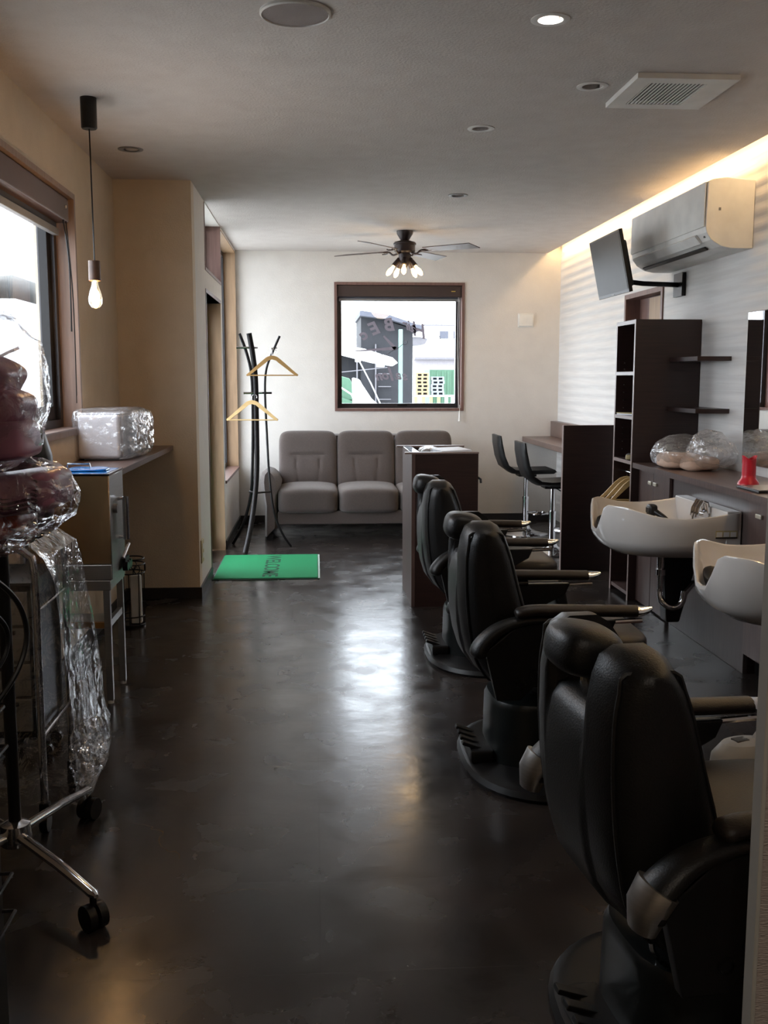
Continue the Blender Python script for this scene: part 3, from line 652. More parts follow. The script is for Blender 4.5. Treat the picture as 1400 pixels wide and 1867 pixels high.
MB().box(-.05, .06, -.12, .10, 0, .008, .002, 1).build('lower_sheet', 'paper', t); MB().box(-.04, .05, -.09, .12, .008, .014, .002, 1).build('upper_sheet', 'yellowed', t)

# wall shelves
sh = tag(MB().box(0, .20, 0, .469, 0, .026, .001, 1).build('wall_shelf', 'espresso'), 'upper floating dark shelf between tall cabinet and mirror', 'shelf', 'floating wall shelves'); sh.location = (2.179, 5.73, 1.50)
s2 = sh.copy(); COL.objects.link(s2); s2.location = (2.179, 5.73, 1.20); s2['label'] = 'lower floating dark shelf just above the plastic bag'

# mirrors
def mirror(y0, y1, label):
    t = thing('wall_mirror', label, 'mirror', (RX, (y0 + y1) / 2, 1.345), 0, 'wall mirrors'); h = (y1 - y0) / 2
    MB().box(-.012, 0, -h, h, -.415, .415).build('frame', 'edge', t)
    MB().box(-.0145, -.0122, -h + .004, h - .004, -.411, .411).build('mirror_glass', 'mirror', t)
mirror(4.55, 5.50, 'frameless rectangular wall mirror reflecting the bright windows')

# vanity run
WX = 1.97
t = thing('worktop', 'long brown laminate worktop running along the striped wall', 'worktop', (0, 0, 0))
MB().box(WX, RX - .001, 1.43, 6.198, .848, .88, .002, 1).build('top', 'wenge_h', t)
MB().box(WX - .002, WX, 1.43, 6.198, .8485, .8795).build('edge_band', 'wenge', t)
def handle(p, y, z): 
    MB().box(WX + .003 - .004, WX + .012, y - .03, y + .03, z - .009, z + .009, .003).build('handle', 'handle', p)
t = thing('vanity_cabinet', 'brown double-door vanity cabinet between the tall shelves and first basin', 'cabinet', (0, 0, 0), group='vanity cabinets')
MB().box(2.03, RX - .001, 5.645, 6.196, .0, .847).build('carcass', 'espresso', t)
for y0, y1, hy in ((5.925, 6.194, 5.965), (5.648, 5.918, 5.875)):
    d = MB().box(2.012, 2.029, y0, y1, .01, .842, .0015, 1).build('door', 'wenge', t)
    MB().box(2.0, 2.0118, hy - .028, hy + .028, .765, .785, .003).build('handle', 'handle', d)
t = thing('basin_panel', 'wide brown back panel that the first basin is fixed to', 'panel', (0, 0, 0))
MB().box(2.045, RX - .001, 4.58, 5.642, 0, .847).build('carcass', 'espresso', t)
MB().box(2.022, 2.044, 4.582, 5.60, .0, .842, .0015, 1).build('front_panel', mat('grey_brown_panel', rgb(80, 68, 64), .4, col2=rgb(68, 58, 55), scale=5, stretch=(1, 14, 1)), t)
MB().box(2.030, 2.0443, 5.602, 5.640, .0, .842).build('filler_strip', 'espresso', t)
t = thing('vanity_cabinet', 'brown vanity drawer cabinet with recessed dark plinth between the two basins', 'cabinet', (0, 0, 0), group='vanity cabinets')
MB().box(2.03, RX - .001, 4.05, 4.578, .10, .847).build('carcass', 'espresso', t); MB().box(2.08, RX - .001, 4.05, 4.578, 0, .10).build('plinth', 'black', t)
for y0, y1 in ((4.316, 4.575), (4.053, 4.311)):
    for z0, z1 in ((.49, .842), (.105, .485)):
        d = MB().box(2.012, 2.029, y0, y1, z0, z1, .0015, 1).build('drawer_front', 'wenge', t)
        MB().box(2.0, 2.0118, (y0 + y1) / 2 - .03, (y0 + y1) / 2 + .03, z1 - .075, z1 - .055, .003).build('handle', 'handle', d)
t = thing('basin_panel', 'brown back panel carrying the nearer basin', 'panel', (0, 0, 0))
MB().box(2.045, RX - .001, 1.43, 4.048, 0, .847).build('carcass', 'espresso', t); MB().box(2.022, 2.044, 2.7, 4.046, 0, .842, .0015, 1).build('front_panel', 'wenge', t)

# basins
def outline(n=72):
    """plan of the basin: x toward the room (negative), y along the wall"""
    pts = []
    for k in range(n):
        a = 2 * PI * k / n
        x = math.cos(a); y = math.sin(a)
        if x > 0:   # back part: squared off
            f = 1 / max(abs(x), abs(y)); X = .0 - .0; px = -.20 + .20 * min(1, x * f * 1.0); py = .36 * max(-1, min(1, y * f))
            px = -.20 + .20 * min(1, x * 1.6) ; py = .36 * (1 if y > 0 else -1) * min(1, abs(y) * 1.25)
        else:
            px = -.20 + .42 * x; py = .36 * (1 if y > 0 else -1) * min(1, abs(y) ** .85)
        pts.append((px, py))
    return pts
def make_basin(loc, label):
    t = thing('shampoo_basin', label, 'basin', loc, 0, 'shampoo basins')
    O = outline(); cx, cy = -.26, 0
    def rimz(p):
        x, y = p; z = .0
        z += .0 - .028 * math.sin(max(0, min(1, (-x - .03) / .5)) * PI)      # sides dip between back and front ears
        if x < -.40: z += .018 * min(1, (-x - .40) / .15)
        z -= .135 * math.exp(-((y) / .095) ** 4) * (1 if x < -.45 else 0)
        return z
    def ring(s, dz, lim=None, flat=0.):
        R = []
        for p in O:
            z = rimz(p) * (1 - flat) + dz
            if lim is not None: z = min(z, lim)
            R.append((cx + (p[0] - cx) * s, cy + (p[1] - cy) * s, z))
        return R
    b = [-.235]
    rings = [ring(.50, -.235, None, 1), ring(.72, -.225, None, 1), ring(.88, -.19, None, 1), ring(.965, -.15, None, 1), ring(1.0, -.06, None, .25) , ring(1.0, -.008), ring(.992, .004), ring(.975, .006), ring(.955, .0), ring(.935, -.03), ring(.86, -.10, None, .6), ring(.70, -.135, None, 1), ring(.35, -.155, None, 1), ring(.06, -.165, None, 1)]
    rings[4] = [(p[0], p[1], min(-.06, rimz(p) - .012)) for p in O]
    MB().loft(rings).build('bowl', 'ceramic', t, ang=50)
    MB().box(-.075, -.001, -.355, .355, -.20, .012, .008).build('back_ledge', 'ceramic', t)
    mb = MB(); mb.M = Matrix.Translation((-.555, 0, -.085)) @ Matrix.Rotation(-.25, 4, 'Y')
    mb.cushion((0, 0, 0), (.035, .085, .055), 3, 12, lambda q, w: w - Vector((0, 0, .045 * max(0, q.z) * (1 - q.y * q.y)))).build('neck_rest', 'leather', t)
    MB().cyl((-.26, 0, -.166), (-.26, 0, -.158), .03).build('drain', 'chrome', t)
    return t
bt = make_basin((2.02, 5.01, .76), 'farther white ceramic shampoo basin with taps and black spray head')
b2 = dup(bt, (2.02, 3.57, .76), 0, 'nearer white ceramic shampoo basin half out of view behind the partition')
for o in kids(b2):
    if o.name.startswith('neck_rest'): o.scale = (1, 1, 1)
# fittings of the first basin
o = MB().cushion((-.30, .06, -.03), (.022, .038, .03), 4, 8).tube([(-.30, .05, -.03), (-.26, -.02, -.06), (-.23, -.06, -.09)], [.018, .012, .007], 10).box(-.325, -.319, .035, .085, -.045, -.015, .002, 1).build('spray_head', 'black', bt)
for k in range(3):
    y = -.155 + k * .035
    MB().tube([(-.085, y, -.02), (-.095, y, .03), (-.12, y, .038), (-.14, y, .0), (-.145, y, -.04)], .009, 8).build('tap', 'chrome', bt)
MB().cyl((-.10, -.155, -.03), (-.10, -.08, -.03), .014).cyl((-.10, .0, -.1), (-.10, .0, .0), .012).build('mixer_body', 'chrome', bt)
o = MB().box(-.128, -.022, -.3575, -.3555, -.115, -.075).build('warning_sticker', 'yellowed', bt)
for k in range(3): MB().box(-.124 + k * .034, -.096 + k * .034, -.3585, -.3576, -.108, -.085).build('sticker_panel', 'white', o)
MB().box(-.128, -.022, -.3585, -.3576, -.1155, -.110).build('sticker_line', 'black', o)
def drain(y, label):
    t = thing('drain_trap', label, 'drain pipe', (1.76, y, 0), 0, 'basin drain traps')
    MB().tube([(0, 0, .525), (0, 0, .44)], .022, 14).build('tailpiece', 'chrome', t)
    MB().tube(bez([(0, 0, .44), (0, 0, .33), (.0, -.012, .28), (.02, -.03, .25), (.06, -.04, .235), (.10, -.04, .26), (.115, -.035, .32)], 5), .017, 12).build('trap_pipe', 'chrome', t)
    MB().tube([(.115, -.035, .31), (.16, -.02, .355), (.261, 0, .36)], .017, 12).build('waste_arm', 'chrome', t)
    MB().cyl((0, 0, .40), (0, 0, .43), .027).build('nut', 'chrome', t)
    mb = MB().prism([(.02, .52), (.22, .52), (.12, .14), (.05, .14)], 'y', .03, .13, .01); mb.build('pipe_cover', 'black', t)
drain(5.02, 'chrome trap pipe and black cover under the farther basin')
drain(3.60, 'chrome trap pipe and black cover under the nearer basin')

# things on the worktop
t = thing('plastic_bag', 'large clear plastic bag with peach towels slumped on the worktop', 'bag', (2.16, 5.75, .88))
for (c, h) in (((-.04, .05, .045), (.12, .13, .045)), ((.02, -.10, .04), (.10, .10, .04))): MB().cushion(c, h, 3.5, 10).noise(.008, 14).build('folded_towel', 'peach', t)
MB().cushion((-.06, .18, .035), (.07, .08, .033), 3, 8).noise(.01, 16).build('white_cloth', 'paper', t)
tap = lambda q, w: Vector((w.x * (1 - .25 * max(0, q.z)), w.y * (1 - .30 * max(0, q.z)), w.z * (1 + .25 * math.sin(q.y * 2.2 + .6))))
MB().cushion((0, .06, .092), (.160, .26, .072), 3.0, 30, tap).noise(.012, 10, True).build('bag_film', 'film_m', t, ang=14)
MB().cushion((.07, -.16, .112), (.10, .19, .085), 2.8, 28, tap).noise(.014, 11, True).build('bag_film', 'film_m', t, ang=14)
t = thing('brush_holder', 'bright red plastic cup with flared foot on the worktop', 'cup', (2.13, 4.86, .88))
MB().lathe([(0, 0), (.052, 0), (.050, .012), (.036, .03), (.034, .045)], seg=20).build('foot', 'pinkred', t)
mb = MB(); R = []
for z, r in ((.04, .034), (.10, .033), (.128, .034), (.135, .036)):
    R.append([(r * math.cos(a), r * math.sin(a), z + (.010 * math.cos(2 * a) if z > .12 else 0)) for a in [2 * PI * k / 24 for k in range(24)]])
R.append([(.030 * math.cos(a), .030 * math.sin(a), .135 + .010 * math.cos(2 * a)) for a in [2 * PI * k / 24 for k in range(24)]])
R.append([(.029 * math.cos(a), .029 * math.sin(a), .05) for a in [2 * PI * k / 24 for k in range(24)]])
mb.loft(R, False).build('cup', 'pinkred', t)
t = thing('worktop_tray', 'flat dark glossy tray edge on the worktop beside the red cup', 'tray', (2.10, 4.62, .88))
MB().box(-.09, .12, -.15, .10, 0, .012, .004).build('tray', 'black', t); MB().box(-.08, .11, -.14, .09, .012, .014).build('inlay', 'steel', t)

# air conditioner
t = thing('air_conditioner', 'large white wall air conditioner under the glowing ceiling slot', 'air conditioner', (RX, 6.16, 2.10))
prof = [(-.002, .36), (-.16, .375), (-.235, .365), (-.262, .352), (-.268, .12), (-.262, .085), (-.235, .045), (-.18, .012), (-.12, .0), (-.002, .0)]
MB().prism([(x, z) for x, z in prof], 'y', -.65, .65, .003, 1).build('housing', 'white', t, ang=30)
MB().box(-.276, -.2695, -.64, .645, .115, .350, .003, 2).build('front_panel', 'white', t)
mb = MB(); mb.M = Matrix.Translation((-.252, 0, .066)) @ Matrix.Rotation(math.radians(-42), 4, 'Y'); mb.box(-.012, .004, -.52, .60, -.028, .028, .003); mb.build('louvre', 'white', t)
mb = MB(); mb.M = Matrix.Translation((-.205, 0, .020)) @ Matrix.Rotation(math.radians(-62), 4, 'Y'); mb.box(-.006, .004, -.50, .58, -.015, .008); mb.build('air_outlet', 'black', t)
MB().box(-.20, -.188, -.6525, -.6505, .20, .215).build('badge', 'grey', t)
MB().box(-.254, -.246, -.60, -.585, .062, .072).build('indicator', 'black', t)
# television
t = thing('television', 'flat television tilted down on a wall bracket beside the air conditioner', 'television', (1.897, 6.565, 2.117))
mb = MB(); rt_ = Matrix.Rotation(math.radians(-12), 4, 'Y')
def tv(name, m, par, *b, r=.003):
    q = MB(); q.M = rt_; q.box(*b, r); return q.build(name, m, par)
sc = tv('bezel', 'black', t, -.012, .012, -.335, .335, -.192, .192)
tv('screen', 'screen', t, -.0135, -.0115, -.322, .322, -.172, .180, r=0)
tv('rear_housing', 'black', t, .012, .055, -.25, .25, -.16, .13, r=.015)
tv('logo_strip', 'grey', t, -.0140, -.0125, -.03, .03, -.187, -.180, r=0)
MB().tube([(.05, -.02, -.04), (.10, -.03, -.10), (.20, -.06, -.115), (.46, .02, -.115)], .016, 10).box(.455, .482, -.06, .10, -.19, -.04, .003).box(.05, .075, -.1, .1, -.1, .06, .003).build('wall_bracket', 'blackm', t)

# ================================================================== barber chairs
def make_chair(loc, rz, label):
    t = thing('barber_chair', label, 'barber chair', loc, rz, 'barber chairs')
    # base plate
    def sup(rx, ry, z, n=40, k=2.6, ox=0.):
        return [(ox + rx * math.copysign(abs(math.cos(a)) ** (2 / k), math.cos(a)), ry * math.copysign(abs(math.sin(a)) ** (2 / k), math.sin(a)), z) for a in [2 * PI * i / n for i in range(n)]]
    MB().loft([sup(.35, .42, 0), sup(.355, .425, .012), sup(.345, .415, .03), sup(.31, .38, .042)]).build('base_plate', 'black', t)
    MB().loft([sup(.215, .20, .035, k=3, ox=-.05), sup(.21, .195, .24, k=3, ox=-.05), sup(.20, .185, .262, k=3, ox=-.05), sup(.17, .15, .27, k=3, ox=-.05)]).build('column_cover', mat('dark_green_black_plastic', rgb(18, 22, 22), .36) if 'ccov' not in M else M['ccov'], t)
    MB().loft([sup(.11, .11, .26, k=2.2, ox=0), sup(.11, .11, .33, k=2.2, ox=0)]).build('lift_column', 'blackm', t)
    # pedals at the rear
    pb = MB().box(-.335, -.25, -.13, .13, .035, .085, .012).build('pedal_block', 'black', t)
    for y in (-.085, -.028, .028, .085):
        mb = MB(); mb.M = Matrix.Translation((-.325, y, .083)) @ Matrix.Rotation(.35, 4, 'Y'); mb.box(-.04, .035, -.016, .016, 0, .014, .004); mb.build('pedal', 'black', pb)
    # seat body
    mb = MB(); mb.prism([(-.20, .33), (.20, .33), (.26, .38), (.27, .44), (-.20, .44)], 'y', -.20, .20, .015); mb.build('seat_frame', 'black', t)
    MB().cushion((.045, 0, .475), (.235, .265, .048), 5, 14, lambda q, w: w + Vector((0, 0, .012 * max(0, q.z) * (1 - q.x ** 2)))).build('seat_cushion', 'leather_b', t)
    MB().box(-.18, .26, -.262, .262, .425, .436, .003).build('seat_trim', 'steel', t)
    # leg rest
    mb = MB(); mb.M = Matrix.Translation((.30, 0, .31)) @ Matrix.Rotation(math.radians(-14), 4, 'Y'); mb.cushion((0, 0, 0), (.032, .20, .14), 5, 10).build('leg_rest', 'leather', t)
    MB().tube([(.27, -.15, .36), (.36, -.15, .16), (.42, -.15, .12), (.42, .15, .12), (.36, .15, .16), (.27, .15, .36)], .011, 8).box(.36, .50, -.17, .17, .105, .122, .006).build('foot_plate', 'steel', t)
    # backrest
    zs = [.37, .40, .45, .52, .60, .70, .80, .86, .895, .912]
    xr = [-.285, -.315, -.345, -.362, -.373, -.378, -.376, -.366, -.352, -.325]
    xf = [-.240, -.195, -.165, -.152, -.160, -.188, -.215, -.238, -.262, -.290]
    rings = []; N = 61; HB = .245
    for i in range(N):
        y = -HB + 2 * HB * i / (N - 1); u = abs(y) / HB
        e = max(.06, (1 - u ** 6) ** .42)
        notch = max(0., 1 - (abs(y) / .112) ** 8) if abs(y) < .112 else 0.
        top = .912 - .035 * max(0, (u - .5) / .5) ** 2 - .12 * min(1, notch * 2)
        bul = .016 * (1 - u * u)
        def mapz(z): return .37 + (z - .37) * (top - .37) / (.912 - .37)
        R = []
        for z, a, b in zip(zs, xr, xf):
            m_ = (a + b) / 2; R.append((m_ + (a - bul - m_) * e, y, mapz(z)))
        for z, a, b in list(zip(zs, xr, xf))[::-1]:
            m_ = (a + b) / 2; R.append((m_ + (b + .012 - m_) * e, y, mapz(z)))
        rings.append(R)
    bk = MB().loft(rings).build('backrest', 'leather', t, ang=55)
    for sg in (-1, 1):   # leather band with piping round the side of the back shell
        e_ = (1 - (.205 / HB) ** 6) ** .42; T_ = .912 - .035 * max(0, (.205 / HB - .5) / .5) ** 2; mz = lambda z: .37 + (z - .37) * (T_ - .37) / (.912 - .37)
        pts = [((a + b) / 2 + (a - .006 - (a + b) / 2) * e_, sg * .205, mz(z)) for z, a, b in zip(zs, xr, xf)][:9] + [((a + b) / 2 + (b + .012 - (a + b) / 2) * e_, sg * .205, mz(z)) for z, a, b in list(zip(zs, xr, xf))[::-1]][1:]
        MB().tube(bez(pts + [pts[0]], 3)[:-1], .0048, 6, closed=True).build('piping', 'leather', bk)
    # headrest set in the notch
    mb = MB(); mb.M = Matrix.Translation((-.352, 0, .875)) @ Matrix.Rotation(math.radians(10), 4, 'Y')
    hr = mb.cushion((0, 0, 0), (.068, .088, .050), 3.0, 14).build('headrest', 'leather', t)
    for y in (-.05, .05): MB().cyl((-.33, y, .73), (-.33, y, .84), .007, seg=10).build('headrest_post', 'chrome', hr)
    # arms
    for s_ in (-1, 1):
        y = s_ * .31
        path = bez([(-.22, y, .622), (-.17, y, .634), (-.06, y, .634), (.19, y, .628)], 5)
        ar = MB().tube(path, [.018, .026] + [.032] * (len(path) - 2), 14, .62).build('armrest', 'leather_b', t, ang=50)
        path = bez([(-.345, y, .480), (-.335, y, .515), (-.30, y, .555), (-.25, y, .585), (-.17, y, .603), (-.05, y, .603)], 5)
        MB().tube(path, [.030, .042, .048] + [.050 - .0012 * k for k in range(len(path) - 3)], 14, .60).build('arm_bracket', 'leather', ar, ang=50)
        mb = MB(); mb.tube([(.188, y, .628), (.205, y, .628), (.225, y, .632), (.242, y, .638)], [.034, .030, .022, .010], 14, .55); mb.build('arm_tip', 'chrome', ar)
        MB().cyl((-.02, y, .588), (.21, y, .596), .008, seg=8).build('arm_slide', 'chrome', ar)
        mb = MB().prism([(-.32, .50), (-.20, .60), (.12, .60), (.10, .555), (-.02, .50), (-.10, .43), (-.20, .33), (-.28, .33)], 'y', y - .016, y + .016, .006); mb.build('arm_support', 'black', t)
        for k in range(4):
            MB().tube([(-.20 + k * .045 + .015 * math.cos(a), y + s_ * .017, .385 + k * .034 + .015 * math.sin(a)) for a in [i * PI / 6 for i in range(12)]], .0025, 5, closed=True).build('ring_ornament', 'blackm', ar)
    MB().tube([(-.26, -.12, .40), (-.24, -.12, .30), (-.22, -.1, .27)], .006, 6).build('recline_lever', 'chrome', t)
    return t
M['ccov'] = mat('dark_green_black_plastic', rgb(18, 22, 22), .36)
ch = make_chair((.875, 3.57, 0), 0, 'middle black leather barber chair facing the basins')
dup(ch, (.90, 5.00, 0), 0, 'farthest black leather barber chair beside the reception desk')
c3 = dup(ch, (.87, 1.95, 0), math.radians(6), 'nearest black leather barber chair turned slightly, beside the partition')
for sg in (-1, 1):   # steel rear caps of the nearest chair's arms
    MB().tube([(-.352, sg * .31, .462), (-.345, sg * .31, .50), (-.325, sg * .31, .535)], [.036, .050, .053], 14, .64).build('arm_cap', 'steel', c3)
# stickers on the middle chair
for o in (ch,):
    s_ = MB().box(.02, .13, -.2165, -.2145, .135, .165).build('warning_sticker', 'yellowed', o)
    for k in range(3): MB().box(.025 + k * .036, .053 + k * .036, -.2175, -.2166, .14, .16).build('sticker_symbol', 'board', s_)
    MB().box(.06, .14, -.2165, -.2145, .05, .10).build('type_plate', 'grey', o)

# white plastic rest by the near chair
t = thing('child_seat', 'white plastic seat base with slanted white bar behind the nearest chair', 'seat', (1.53, 3.42, 0), .3)
t.scale = (.66, .66, .66)
MB().lathe([(0, 0), (.20, 0), (.21, .02), (.20, .10), (.14, .16), (0, .18)], seg=28, sx=1.0, sy=.6).build('shell', 'white', t)
mb = MB(); mb.M = Matrix.Translation((.05, -.02, .12)) @ Matrix.Rotation(math.radians(-48), 4, 'Y'); mb.box(-.02, .42, -.03, .03, 0, .035, .006); mb.build('bar', 'white', t)
MB().box(-.07, .01, -.03, .03, .165, .178, .004).build('vent_grille', 'grey', t)
o = tag(MB().cushion((0, 0, .07), (.17, .12, .07), 2.6, 16).noise(.014, 12).build('dark_red_bundle', mat('dark_red_cloth', rgb(64, 34, 30), .8)), 'crumpled dark red cloth bundle on the floor near the partition', 'bundle'); o.location = (1.30, 3.02, .012)

# ================================================================== left side
z0 = .982
t = thing('left_counter', 'brown wall counter below the street window', 'counter', (0, 0, 0))
mb = MB(); mb.prism([(LX + .001, 4.70), (-.905, 4.70), (-.898, 6.467), (LX + .001, 6.467)], 'z', z0 - .03, z0, .002, 1); mb.build('top', 'wenge_h', t)
MB().box(LX + .001, LX + .02, 4.70, 6.46, z0 - .07, z0 - .031).build('wall_cleat', 'espresso', t)
t = thing('towel_warmer', 'white boxy appliance wrapped in paper and clear plastic on the left counter', 'appliance', (-1.085, 5.50, z0))
MB().box(-.125, .085, -.24, .24, .012, .235, .018, 3).build('body', 'paper', t)
MB().box(-.128, .088, -.225, .225, .236, .243, .003).build('top_sheet', 'paper', t)
MB().box(-.10, .08, -.22, .22, .0, .012, .004).build('base', 'grey', t)
MB().box(.0855, .098, -.21, .20, .02, .225, .003).build('door', 'grey', t)
MB().cushion((.0, -.01, .135), (.150, .265, .124), 9, 30).noise(.006, 20, True).build('plastic_wrap', 'film_m', t, ang=20)
MB().cushion((.105, .10, .130), (.065, .20, .112), 5, 26).noise(.012, 17, True).build('plastic_wrap', 'film', t, ang=20)

t = thing('stainless_table', 'stainless steel work table with open legs under the sterilizer', 'table', (-1.045, 4.485, 0))
for x in (-.155, .145):
    for y in (-.145, .145):
        l_ = MB().box(x - .014, x + .014, y - .012, y + .012, .012, .50, .002, 1).build('leg', 'steel', t)
        MB().cyl((x, y, 0), (x, y, .014), .013, seg=12).build('foot', 'white', l_)
MB().box(-.172, .165, -.16, .16, .50, .545, .003, 1).build('table_top', 'steel', t)
MB().box(.135, .155, -.130, .130, .335, .365).box(-.165, -.145, -.130, .130, .335, .365).build('side_rail', 'steel', t)
MB().box(-.14, .134, -.155, -.135, .335, .36).build('front_rail', 'board', t)
MB().box(-.14, .134, -.134, .14, .328, .334).build('lower_shelf', 'steel', t)
t = thing('sterilizer_cabinet', 'tall mirror-polished stainless cabinet standing on the steel table', 'cabinet', (-1.045, 4.485, .545))
MB().box(-.165, .172, -.148, .15, .0, .448, .003, 1).build('body', 'steel', t)
MB().box(-.166, .170, -.156, -.149, .07, .448, .002, 1).build('door', 'steel_warm_reflect', t)
MB().box(-.166, .170, -.157, -.149, .001, .066, .002, 1).build('lower_panel', 'steel', t)
MB().tube([(.173, .02, .16), (.205, .02, .16), (.205, .02, .33), (.173, .02, .33)], .009, 8).cyl((.205, .02, .15), (.205, .02, .34), .014).build('door_handle', 'chrome', t)
MB().cyl((.172, -.08, .30), (.19, -.08, .30), .02).build('latch', 'steel', t)
frame_box(MB(), 'z', .448, .456, -.168, .174, -.158, .152, .012).build('top_rim', 'chrome', t)
t = thing('blue_tray', 'shiny blue film-covered tray on top of the stainless cabinet', 'tray', (-1.045, 4.485, .995))
MB().box(-.150, .155, -.14, .135, 0, .006, .002, 1).build('tray', 'blue', t)
MB().cushion((.05, .03, .011), (.085, .08, .006), 4, 10).noise(.004, 20).build('film_fold', 'blue', t)
MB().tube([(-.06, .09, .006), (-.055, .09, .03), (.04, .09, .03), (.045, .09, .006)], .004, 6).build('handle', 'chrome', t)
t = thing('tool_clamp', 'small chrome clamp with dark wheels hooked at the steel table corner', 'clamp', (-.865, 4.60, .545))
MB().tube([(0, -.07, .06), (.01, .03, .11)], .008, 8).build('arm', 'chrome', t)
for y in (-.06, -.02, .02): MB().cyl((-.0, y, .022), (.022, y, .022), .021, seg=14).build('wheel', 'blackm', t)
MB().box(-.002, .012, -.07, .03, .02, .06, .003).build('bracket', 'blackm', t)

# wire basket stand
t = thing('wire_umbrella_stand', 'black wire basket stand on the floor beside the wall corner', 'stand', (-1.055, 5.75, 0))
def circ(r, z, sx=1): return [(r * math.cos(a), r * math.sin(a), z) for a in [i * PI / 10 for i in range(20)]]
for z, r in ((.39, .075), (.36, .078), (.31, .075), (.06, .07), (.012, .07)): MB().tube(circ(r, z), .004, 6, closed=True).build('ring', 'blackm', t)
for k in range(8):
    a = k * PI / 4; MB().tube([(.073 * math.cos(a), .073 * math.sin(a), .31), (.07 * math.cos(a), .07 * math.sin(a), .008)], .003, 5).build('upright', 'blackm', t)
for k in range(5):
    a = k * PI * .4 + .3; MB().tube([(.079 * math.cos(a) + .018 * math.cos(b) * -math.sin(a), .079 * math.sin(a) + .018 * math.cos(b) * math.cos(a), .336 + .024 * math.sin(b)) for b in [i * PI / 6 for i in range(12)]], .003, 5, closed=True).build('scroll', 'blackm', t)
MB().lathe([(0, 0), (.075, 0), (.075, .01), (0, .01)]).build('base', 'blackm', t)
o = tag(MB().box(-.03, .03, -.02, .02, 0, .28, .008).build('white_bottle', 'white'), 'pale slim bottle standing inside the wire stand', 'bottle'); o.location = (-1.03, 5.76, .012)

# black ribbed hood on a pole
t = thing('hood_dryer', 'black ribbed hood dryer on a pole below the street window', 'hood dryer', (-1.085, 3.80, 0))
mb = MB(); R = []
for z, r in ((.80, .03), (.82, .085), (.86, .105), (1.0, .118), (1.12, .112), (1.20, .09), (1.25, .05), (1.262, .01)):
    R.append([((r + (.003 if k % 2 else 0)) * math.cos(2 * PI * k / 48), (r + (.003 if k % 2 else 0)) * math.sin(2 * PI * k / 48), z) for k in range(48)])
mb.loft(R).build('hood', 'black', t, ang=60)
MB().tube([(-.02 + .125 * math.cos(a), -.02, 1.02 + .22 * math.sin(a)) for a in [(-1.2 + i * .2) for i in range(13)]], .005, 6).build('rim', 'steel', t)
MB().cyl((0, 0, .04), (0, 0, .80), .016).build('pole', 'chrome', t)
for k in range(4):
    a = k * PI / 2 + PI / 4; MB().tube([(0, 0, .07), (.10 * math.cos(a), .10 * math.sin(a), .045)], .012, 8).cyl((.10 * math.cos(a), .10 * math.sin(a) - .01, .022), (.10 * math.cos(a), .10 * math.sin(a) + .01, .022), .022).build('leg', 'blackm', t)

# plastic covered trolley
t = thing('salon_trolley', 'chrome trolley with drawers under a clear plastic cover', 'trolley', (-1.015, 3.25, 0))
hx, hy = .165, .18
for y in (-hy, hy):
    MB().tube(bez([(-hx, y, .09), (-hx, y, .5), (-hx, y, .82), (-hx + .02, y, .875), (-hx + .07, y, .892), (hx - .07, y, .892), (hx - .02, y, .875), (hx, y, .82), (hx, y, .5), (hx, y, .09)], 4), .0115, 10).build('tube_frame', 'chrome', t)
for x in (-hx, hx):
    for z in (.30, .70): MB().cyl((x, -hy, z), (x, hy, z), .006, seg=8).build('cross_bar', 'chrome', t)
    for y in (-hy, hy):
        c = MB().cyl((x - .012, y, .032), (x + .012, y, .032), .032, seg=18).build('caster', 'black', t); MB().box(x - .016, x + .016, y - .014, y + .014, .05, .095, .004).build('fork', 'black', c)
MB().box(-.148, .148, -.165, .165, .30, .315).box(-.148, .148, -.165, .165, .775, .785).box(-.148, -.140, -.165, .165, .315, .775).box(.140, .148, -.165, .165, .315, .775).build('drawer_housing', 'blackm', t)
for k in range(4):
    d = MB().box(-.138, .138, -.172, .155, .320 + k * .112, .424 + k * .112, .004).build('drawer', 'steel' if k else 'steel', t)
    MB().box(-.10, .10, -.182, -.172, .404 + k * .112, .416 + k * .112, .002, 1).build('handle', 'black', d)
mb = MB(); R = []
def sq(ax, bx, ay, by, z, n=15, wob=0.):
    P = []
    for a, b, c, d in ((ax, ay, bx, ay), (bx, ay, bx, by), (bx, by, ax, by), (ax, by, ax, ay)):
        for i in range(n):
            u = i / n; x = a + (c - a) * u; y = b + (d - b) * u; P.append((x + wob * noise.noise(Vector((x * 9, y * 9, z * 2))), y + wob * noise.noise(Vector((y * 9, x * 9, z * 2 + 5))), z))
    return P
for z, e, fl in ((.10, .0, .100), (.16, .0, .115), (.24, .0, .115), (.27, .0, .095), (.32, 0, .088), (.42, 0, .078), (.52, 0, .066), (.62, 0, .056), (.72, 0, .045), (.80, 0, .036), (.86, .01, .026), (.90, .045, .010), (.908, .12, -.03)):
    R.append(sq(-.185 + e, .185 - e + fl, -.195 + e * .6 - .02, .195 - e * .6 + .02, z, 15, .020 if z < .85 else .004))
mb.loft(R, False, True).noise(.006, 12, True).build('plastic_cover', 'film', t, ang=22)
mb = MB(); mb.cushion((.27, -.02, .20), (.035, .10, .085), 3, 18).noise(.014, 18, True).build('gathered_film', 'film', t, ang=15)

